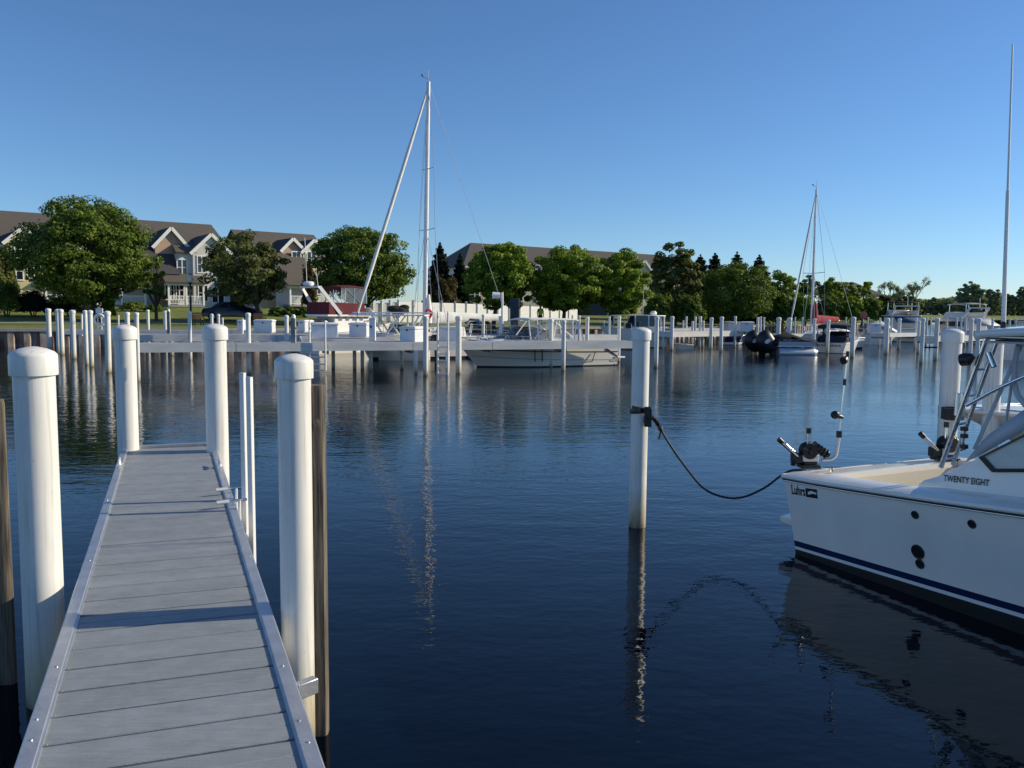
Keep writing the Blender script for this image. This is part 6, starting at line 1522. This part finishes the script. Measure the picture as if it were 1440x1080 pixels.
# ------------------------------------------------------------------ buildings
class House:
    def __init__(s, name, label, P0, P1, group=None):
        s.P0, s.P1 = P0, P1; s.t = thing(name, label, 'building', (P0[0], P0[1], 0), math.atan2(P1[1] - P0[1], P1[0] - P0[0]), group); s.L = math.hypot(P1[0] - P0[0], P1[1] - P0[1])
    def S(s, px, py=400): return on_line(px, py, s.P0, s.P1)
    def wall(s, poly, y, m, name='wall', th=.12): return MB().prism([(x, y, z) for x, z in poly], (0, th, 0)).build(name, m, s.t, smooth=False)
    def roofslab(s, a, b, c, d, m, name='roof', th=.14): return MB().add([a, b, c, d], [(0, 1, 2, 3)]).build(name, m, s.t, smooth=False, solid=th)
    def gable(s, x0, x1, ze, xa, za, y, depth, siding, roof, trim=True, zb=2.0, over=.35):
        """projecting gable: front at y, running back by depth"""
        s.wall([(x0, zb), (x1, zb), (x1, ze), (xa, za), (x0, ze)], y, siding, 'gable_wall')
        MB().box(((x0), y + depth / 2 + .12, (zb + ze) / 2), (.12, depth, ze - zb)).build('side_wall', siding, s.t, smooth=False); MB().box((x1, y + depth / 2 + .12, (zb + ze) / 2), (.12, depth, ze - zb)).build('side_wall', siding, s.t, smooth=False)
        for xe in (x0, x1):
            dx = xe - xa; k = 1 + over / abs(dx); ex = xa + dx * k; ez = za + (ze - za) * k
            s.roofslab((xa, y - .35, za + .16), (xa, y + depth, za + .16), (ex, y + depth, ez + .16), (ex, y - .35, ez + .16), roof, 'gable_roof')
            if trim: MB().bar((xa, y - .38, za + .10), (ex, y - .38, ez + .10), .06, .34).build('rake_board', TRIM, s.t, smooth=False)
    def window(s, x, z, w, h, y, mull=1, shutters=None):
        f = MB(); f.box((x, y - .03, z + h / 2 + .06), (w + .24, .07, .12)); f.box((x, y - .04, z - h / 2 - .06), (w + .3, .09, .12))
        for k in range(mull + 2): f.box((x - w / 2 - .06 + (w + .12) * k / (mull + 1), y - .03, z), (.10, .06, h))
        f.box((x, y - .025, z), (w, .04, .05)); o = f.build('window', TRIM, s.t, smooth=False); MB().box((x, y - .012, z), (w, .02, h)).build('pane', DGLASS, o, smooth=False)
    def porch(s, x0, x1, z0, ztop, y, depth, roofm):
        MB().box(((x0 + x1) / 2, y - depth / 2, z0 - .1), (x1 - x0, depth, .2)).build('porch_floor', GREYWOOD, s.t, smooth=False)
        n = max(2, round((x1 - x0) / 2.4))
        for k in range(n + 1): MB().box((x0 + .1 + (x1 - x0 - .2) * k / n, y - depth + .1, (z0 + ztop) / 2), (.18, .18, ztop - z0)).build('porch_post', TRIM, s.t, smooth=False)
        m = MB(); m.box(((x0 + x1) / 2, y - depth + .1, z0 + .95), (x1 - x0, .09, .08)); m.box(((x0 + x1) / 2, y - depth + .1, z0 + .12), (x1 - x0, .07, .07)); q = int((x1 - x0) / .16)
        for k in range(q): m.box((x0 + (x1 - x0) * (k + .5) / q, y - depth + .1, z0 + .52), (.05, .05, .8))
        m.build('railing', TRIM, s.t, smooth=False)
        s.roofslab((x0 - .3, y + .05, ztop + 1.1), (x1 + .3, y + .05, ztop + 1.1), (x1 + .3, y - depth - .4, ztop + .08), (x0 - .3, y - depth - .4, ztop + .08), roofm, 'porch_roof'); MB().box(((x0 + x1) / 2, y - depth + .05, ztop - .06), (x1 - x0 + .3, .22, .24)).build('porch_beam', TRIM, s.t, smooth=False)

# left townhouse row
P0 = (W(-70, 80), 80.); P1 = (W(328, 96), 96.)
h = House('townhouse', 'long grey roofed townhouse row with white trimmed gables at the left', P0, P1)
g = 2.2
RD = 9.0   # main roof runs back
def roofline(h, pa, pb, eave_dz, back, y0=0):
    sa, za = h.S(*pa); sb_, zb_ = h.S(*pb); return sa, za, sb_, zb_
# main block: ridge set back by 5.5 m, so convert pixel heights on that plane
u = Vector((P1[0] - P0[0], P1[1] - P0[1], 0)).normalized(); nb = Vector((-u.y, u.x, 0))
def S_at(h, px, py, back): q0 = (h.P0[0] + nb.x * back, h.P0[1] + nb.y * back); q1 = (h.P1[0] + nb.x * back, h.P1[1] + nb.y * back); return on_line(px, py, q0, q1)
xr0, zr = S_at(h, 30, 295, 6); xr1, zr1 = S_at(h, 297, 320, 6)
zr = (zr + zr1) / 2; ze = zr - 3.6; xe1 = h.S(322, 350)[0]
x0 = -14.
h.wall([(x0, g), (xe1, g), (xe1, ze), (x0, ze)], 0, SIDE_G, 'wall')
h.wall([(x0, g), (xe1, g), (xe1, ze), (x0, ze)], 12, SIDE_G, 'rear_wall')
MB().prism([(xe1, .0, g), (xe1, 12, g), (xe1, 12, ze), (xe1, 6, zr - .1), (xe1, 0, ze)], (-.15, 0, 0)).build('end_wall', SIDE_G, h.t, smooth=False)
h.roofslab((x0, -.5, ze - .3), (xe1 + .4, -.5, ze - .3), (xr1, 6, zr), (x0, 6, zr), SHINGLE); h.roofslab((x0, 12.5, ze - .3), (xe1 + .4, 12.5, ze - .3), (xr1, 6, zr), (x0, 6, zr), SHINGLE)
MB().add([(xe1 + .4, -.5, ze - .32), (xe1 + .4, 12.5, ze - .32), (xr1, 6, zr - .02)], [(0, 1, 2)]).build('hip_roof', SHINGLE, h.t, smooth=False)
MB().bar((x0, -.55, ze - .38), (xe1 + .4, -.55, ze - .38), .12, .22).build('gutter', TRIM, h.t, smooth=False)
def gab(h, apex, le, re, y, depth, sid, roof=SHINGLE):
    q0 = (h.P0[0] + nb.x * y, h.P0[1] + nb.y * y); q1 = (h.P1[0] + nb.x * y, h.P1[1] + nb.y * y)
    xa, za = on_line(apex[0], apex[1], q0, q1); xl, z1 = on_line(le[0], le[1], q0, q1); xr, z2 = on_line(re[0], re[1], q0, q1); hw = (xr - xl) / 2
    h.gable(xl, xr, (z1 + z2) / 2, (xl + xr) / 2 * .4 + xa * .6, za, y, depth, sid, roof, zb=g); return xl, xr, (z1 + z2) / 2, za
gab(h, (33, 321), (9, 341), (57, 341), -1.6, 6, SIDE_Y)
gab(h, (240, 322), (218, 345), (262, 347), -.8, 6, SIDE_P, SHINGLE_SHADE)
xl, xr, zg, za_ = gab(h, (296, 331), (271, 355), (322, 356), -2.6, 7, SIDE_G)
# wing left of the grey gable
q0 = (P0[0] + nb.x * -2.2, P0[1] + nb.y * -2.2); q1 = (P1[0] + nb.x * -2.2, P1[1] + nb.y * -2.2)
xw, zw_ = on_line(250, 356, q0, q1)
h.wall([(xw, g), (xl + .2, g), (xl + .2, zw_), (xw, zw_)], -2.2, SIDE_G, 'wing_wall'); MB().box((xw, -1.0, (g + zw_) / 2), (.12, 2.4, zw_ - g)).build('wing_side', SIDE_G, h.t, smooth=False)
h.roofslab((xw - .3, -2.6, zw_ + .05), (xl + .5, -2.6, zw_ + .05), (xl + .5, 2.0, zw_ + 2.4), (xw - .1, 2.0, zw_ + 2.4), SHINGLE, 'wing_roof')
xd0 = on_line(213, 385, q0, q1)[0]; zd0 = on_line(230, 386, q0, q1)[1]
h.roofslab((xd0 - 3, -2.8, zd0), (xw, -2.8, zd0), (xw, .1, zd0 + 3.2), (xd0 - 3, .1, zd0 + 3.2), SHINGLE_SHADE, 'lower_roof')
xp0 = on_line(229, 420, q0, q1)[0]; xp1 = on_line(280, 420, q0, q1)[0]
h.porch(xp0, xp1, 2.75, 5.0, -2.2, 2.2, SHINGLE)
yf = -2.2
for px, py, w, hh_ in ((256, 376, .9, 1.6), (282, 372, .8, 1.7)): x, z = on_line(px, py, q0, q1); h.window(x, z, w, hh_, -2.62 if px > 270 else yf)
x, z = on_line(284, 412, q0, q1); h.window(x, z, .9, 1.7, -2.62)
for px in (240, 252, 266): x, z = on_line(px, 408, q0, q1); h.window(x, z, 1.0, 1.9, yf)
x, z = on_line(305, 380, q0, q1); h.window(x, z, 1.2, 1.5, -2.62); x, z = on_line(305, 415, q0, q1); h.window(x, z, 1.2, 1.6, -2.62)
for px, py in ((28, 352), (45, 380), (20, 382), (90, 380), (120, 382), (150, 384), (180, 384), (90, 415), (150, 416)):
    x, z = h.S(px, py); h.window(x, z, 1.1, 1.6, -1.62 if px < 58 else 0)
h.porch(h.S(60, 420)[0], h.S(200, 420)[0], 2.7, 4.9, 0, 2.0, SHINGLE)
for px, y_ in ((210, 319), (310, 330)):
    pass
# right townhouse
P0 = (W(318, 92), 92.); P1 = (W(470, 100), 100.)
u = Vector((P1[0] - P0[0], P1[1] - P0[1], 0)).normalized(); nb = Vector((-u.y, u.x, 0))
h = House('townhouse', 'townhouse with twin pink and cream gables behind the maroon flybridge boat', P0, P1)
xr0, zr = S_at(h, 385, 327, 5); xr1, zr1 = S_at(h, 452, 332, 5); zr = (zr + zr1) / 2; ze = zr - 3.0; xe0 = h.S(352, 360)[0]; xe1 = h.S(462, 360)[0]
h.wall([(xe0, g), (xe1, g), (xe1, ze), (xe0, ze)], 0, SIDE_C); h.wall([(xe0, g), (xe1, g), (xe1, ze), (xe0, ze)], 10, SIDE_C, 'rear_wall')
for xx_ in (xe0, xe1): MB().prism([(xx_, .0, g), (xx_, 10, g), (xx_, 10, ze), (xx_, 5, zr - .1), (xx_, 0, ze)], (.15, 0, 0)).build('end_wall', SIDE_C, h.t, smooth=False)
h.roofslab((xe0 - .4, -.5, ze - .3), (xe1 + .4, -.5, ze - .3), (xe1 + .4, 5, zr), (xe0 - .4, 5, zr), SHINGLE); h.roofslab((xe0 - .4, 10.5, ze - .3), (xe1 + .4, 10.5, ze - .3), (xe1 + .4, 5, zr), (xe0 - .4, 5, zr), SHINGLE)
gab(h, (410.5, 337), (397, 351), (426, 353), -1.2, 6, SIDE_P, SHINGLE_SHADE); gab(h, (441, 339), (426, 354), (455, 354), -1.4, 6, SIDE_C, SHINGLE_SHADE)
q0 = (P0[0] + nb.x * -1.3, P0[1] + nb.y * -1.3); q1 = (P1[0] + nb.x * -1.3, P1[1] + nb.y * -1.3)
for px, py in ((416, 364), (437, 364), (420, 404), (402, 402), (445, 404), (360, 372), (345, 404)): x, z = on_line(px, py, q0, q1); h.window(x, z, .95, 1.5, -1.45 if px > 397 else -.02)
xa, zl_ = on_line(378, 396, q0, q1); xb_, _ = on_line(432, 396, q0, q1)
h.roofslab((xa, -4.2, zl_), (xb_ + .2, -4.2, zl_), (xb_ - .6, -.9, zl_ + 3.4), (xa, -.9, zl_ + 3.4), SHINGLE, 'lower_roof'); h.wall([(xa, g), (xb_, g), (xb_, zl_), (xa, zl_)], -3.4, SIDE_G, 'lower_wall')
xp0 = on_line(388, 420, q0, q1)[0]; xp1 = on_line(440, 420, q0, q1)[0]; h.porch(xp0, xp1, 2.9, 4.9, -3.4, 1.8, SHINGLE)
# long brown roofed building behind the round trees
P0 = (W(652, 112), 112.); P1 = (W(935, 124), 124.)
u = Vector((P1[0] - P0[0], P1[1] - P0[1], 0)).normalized(); nb = Vector((-u.y, u.x, 0))
h = House('long_building', 'long building with low brown roof behind the bright green round trees', P0, P1)
xr0, zr = S_at(h, 662, 342, 9); xr1, zr1 = S_at(h, 922, 359, 9); zr = (zr * .5 + zr1 * .5); ze = zr - 3.2; xe1 = h.L + 4
zA = S_at(h, 662, 342, 9)[1]; zB = S_at(h, 922, 359, 9)[1]; xA = S_at(h, 662, 342, 9)[0]
h.wall([(0, g), (xe1, g), (xe1, ze), (0, ze)], 0, SIDE_C); h.wall([(0, g), (xe1, g), (xe1, ze), (0, ze)], 18, SIDE_C, 'rear_wall')
MB().prism([(xe1, 0, g), (xe1, 18, g), (xe1, 18, ze), (xe1, 9, zr - .2), (xe1, 0, ze)], (.2, 0, 0)).build('end_wall', SIDE_C, h.t, smooth=False)
MB().prism([(0, 0, g), (0, 18, g), (0, 18, ze), (0, 0, ze)], (.2, 0, 0)).build('end_wall', SIDE_G, h.t, smooth=False)
h.roofslab((-.4, -.7, ze - .3), (xe1 + .5, -.7, ze - .5), (xe1, 9, zB), (xA, 9, zA), SHINGLE); h.roofslab((-.4, 18.7, ze - .3), (xe1 + .5, 18.7, ze - .5), (xe1, 9, zB), (xA, 9, zA), SHINGLE); MB().add([(-.4, -.7, ze - .3), (-.4, 18.7, ze - .3), (xA, 9, zA)], [(0, 1, 2)]).build('hip_roof', SHINGLE, h.t, smooth=False)
MB().bar((-.4, -.72, ze - .4), (xe1 + .5, -.72, ze - .6), .12, .24).build('gutter', TRIM, h.t, smooth=False)
for k in range(9): h.window(1.5 + k * 3.2, 4.6, 1.2, 1.5, 0); h.window(1.5 + k * 3.2, 8.0, 1.2, 1.5, 0)
xx_, zz_ = on_line(900, 377, P0, P1); h.gable(xx_ - 1.2, xx_ + 1.2, zz_ - .5, xx_, zz_ + .9, -1.0, 5, SIDE_C, SHINGLE, zb=g)
# dark roofed house further right
P0 = (W(1196, 128), 128.); P1 = (W(1234, 134), 134.)
u = Vector((P1[0] - P0[0], P1[1] - P0[1], 0)).normalized(); nb = Vector((-u.y, u.x, 0))
h = House('dark_roofed_house', 'house with dark purple grey roof behind the low tree row at the right', P0, P1); zt = at_y(1215, 397, 133).z; ze = at_y(1215, 413, 130).z
h.wall([(0, g), (h.L, g), (h.L, ze), (0, ze)], 0, SIDE_G); MB().prism([(h.L, 0, g), (h.L, 8, g), (h.L, 8, ze), (h.L, 4, zt), (h.L, 0, ze)], (-.15, 0, 0)).build('end_wall', SIDE_G, h.t, smooth=False)
RP = mat('roof_plum', (.055, .04, .05), .9, var=.15)
h.roofslab((-.3, -.4, ze - .1), (h.L + .3, -.4, ze - .1), (h.L - .6, 4, zt), (.6, 4, zt), RP); h.roofslab((-.3, 8.4, ze - .1), (h.L + .3, 8.4, ze - .1), (h.L - .6, 4, zt), (.6, 4, zt), RP)
MB().box((.9, 4, zt + .2), (.7, .7, 1.0)).build('chimney', CONC, h.t, smooth=False)
h.window(1.5, 4.5, 1, 1.4, 0); h.window(3.6, 4.5, 1, 1.4, 0)
# low dark wall under the trees
P0 = (W(806, 92), 92.); P1 = (W(850, 94), 94.)
t = thing('low_garage', 'low dark walled building in shade under the round trees', 'building', (P0[0], P0[1], 2.0)); w = P1[0] - P0[0]
MB().box((w / 2, 1.5, .9), (w, 3, 1.8)).build('wall', SIGNB, t, smooth=False); MB().box((w / 2, 1.5, 1.88), (w + .4, 3.4, .14)).build('roof', SHINGLE_SHADE, t, smooth=False); MB().box((w * .3, -.02, .7), (1.2, .06, 1.4)).build('door', BLACK, t)
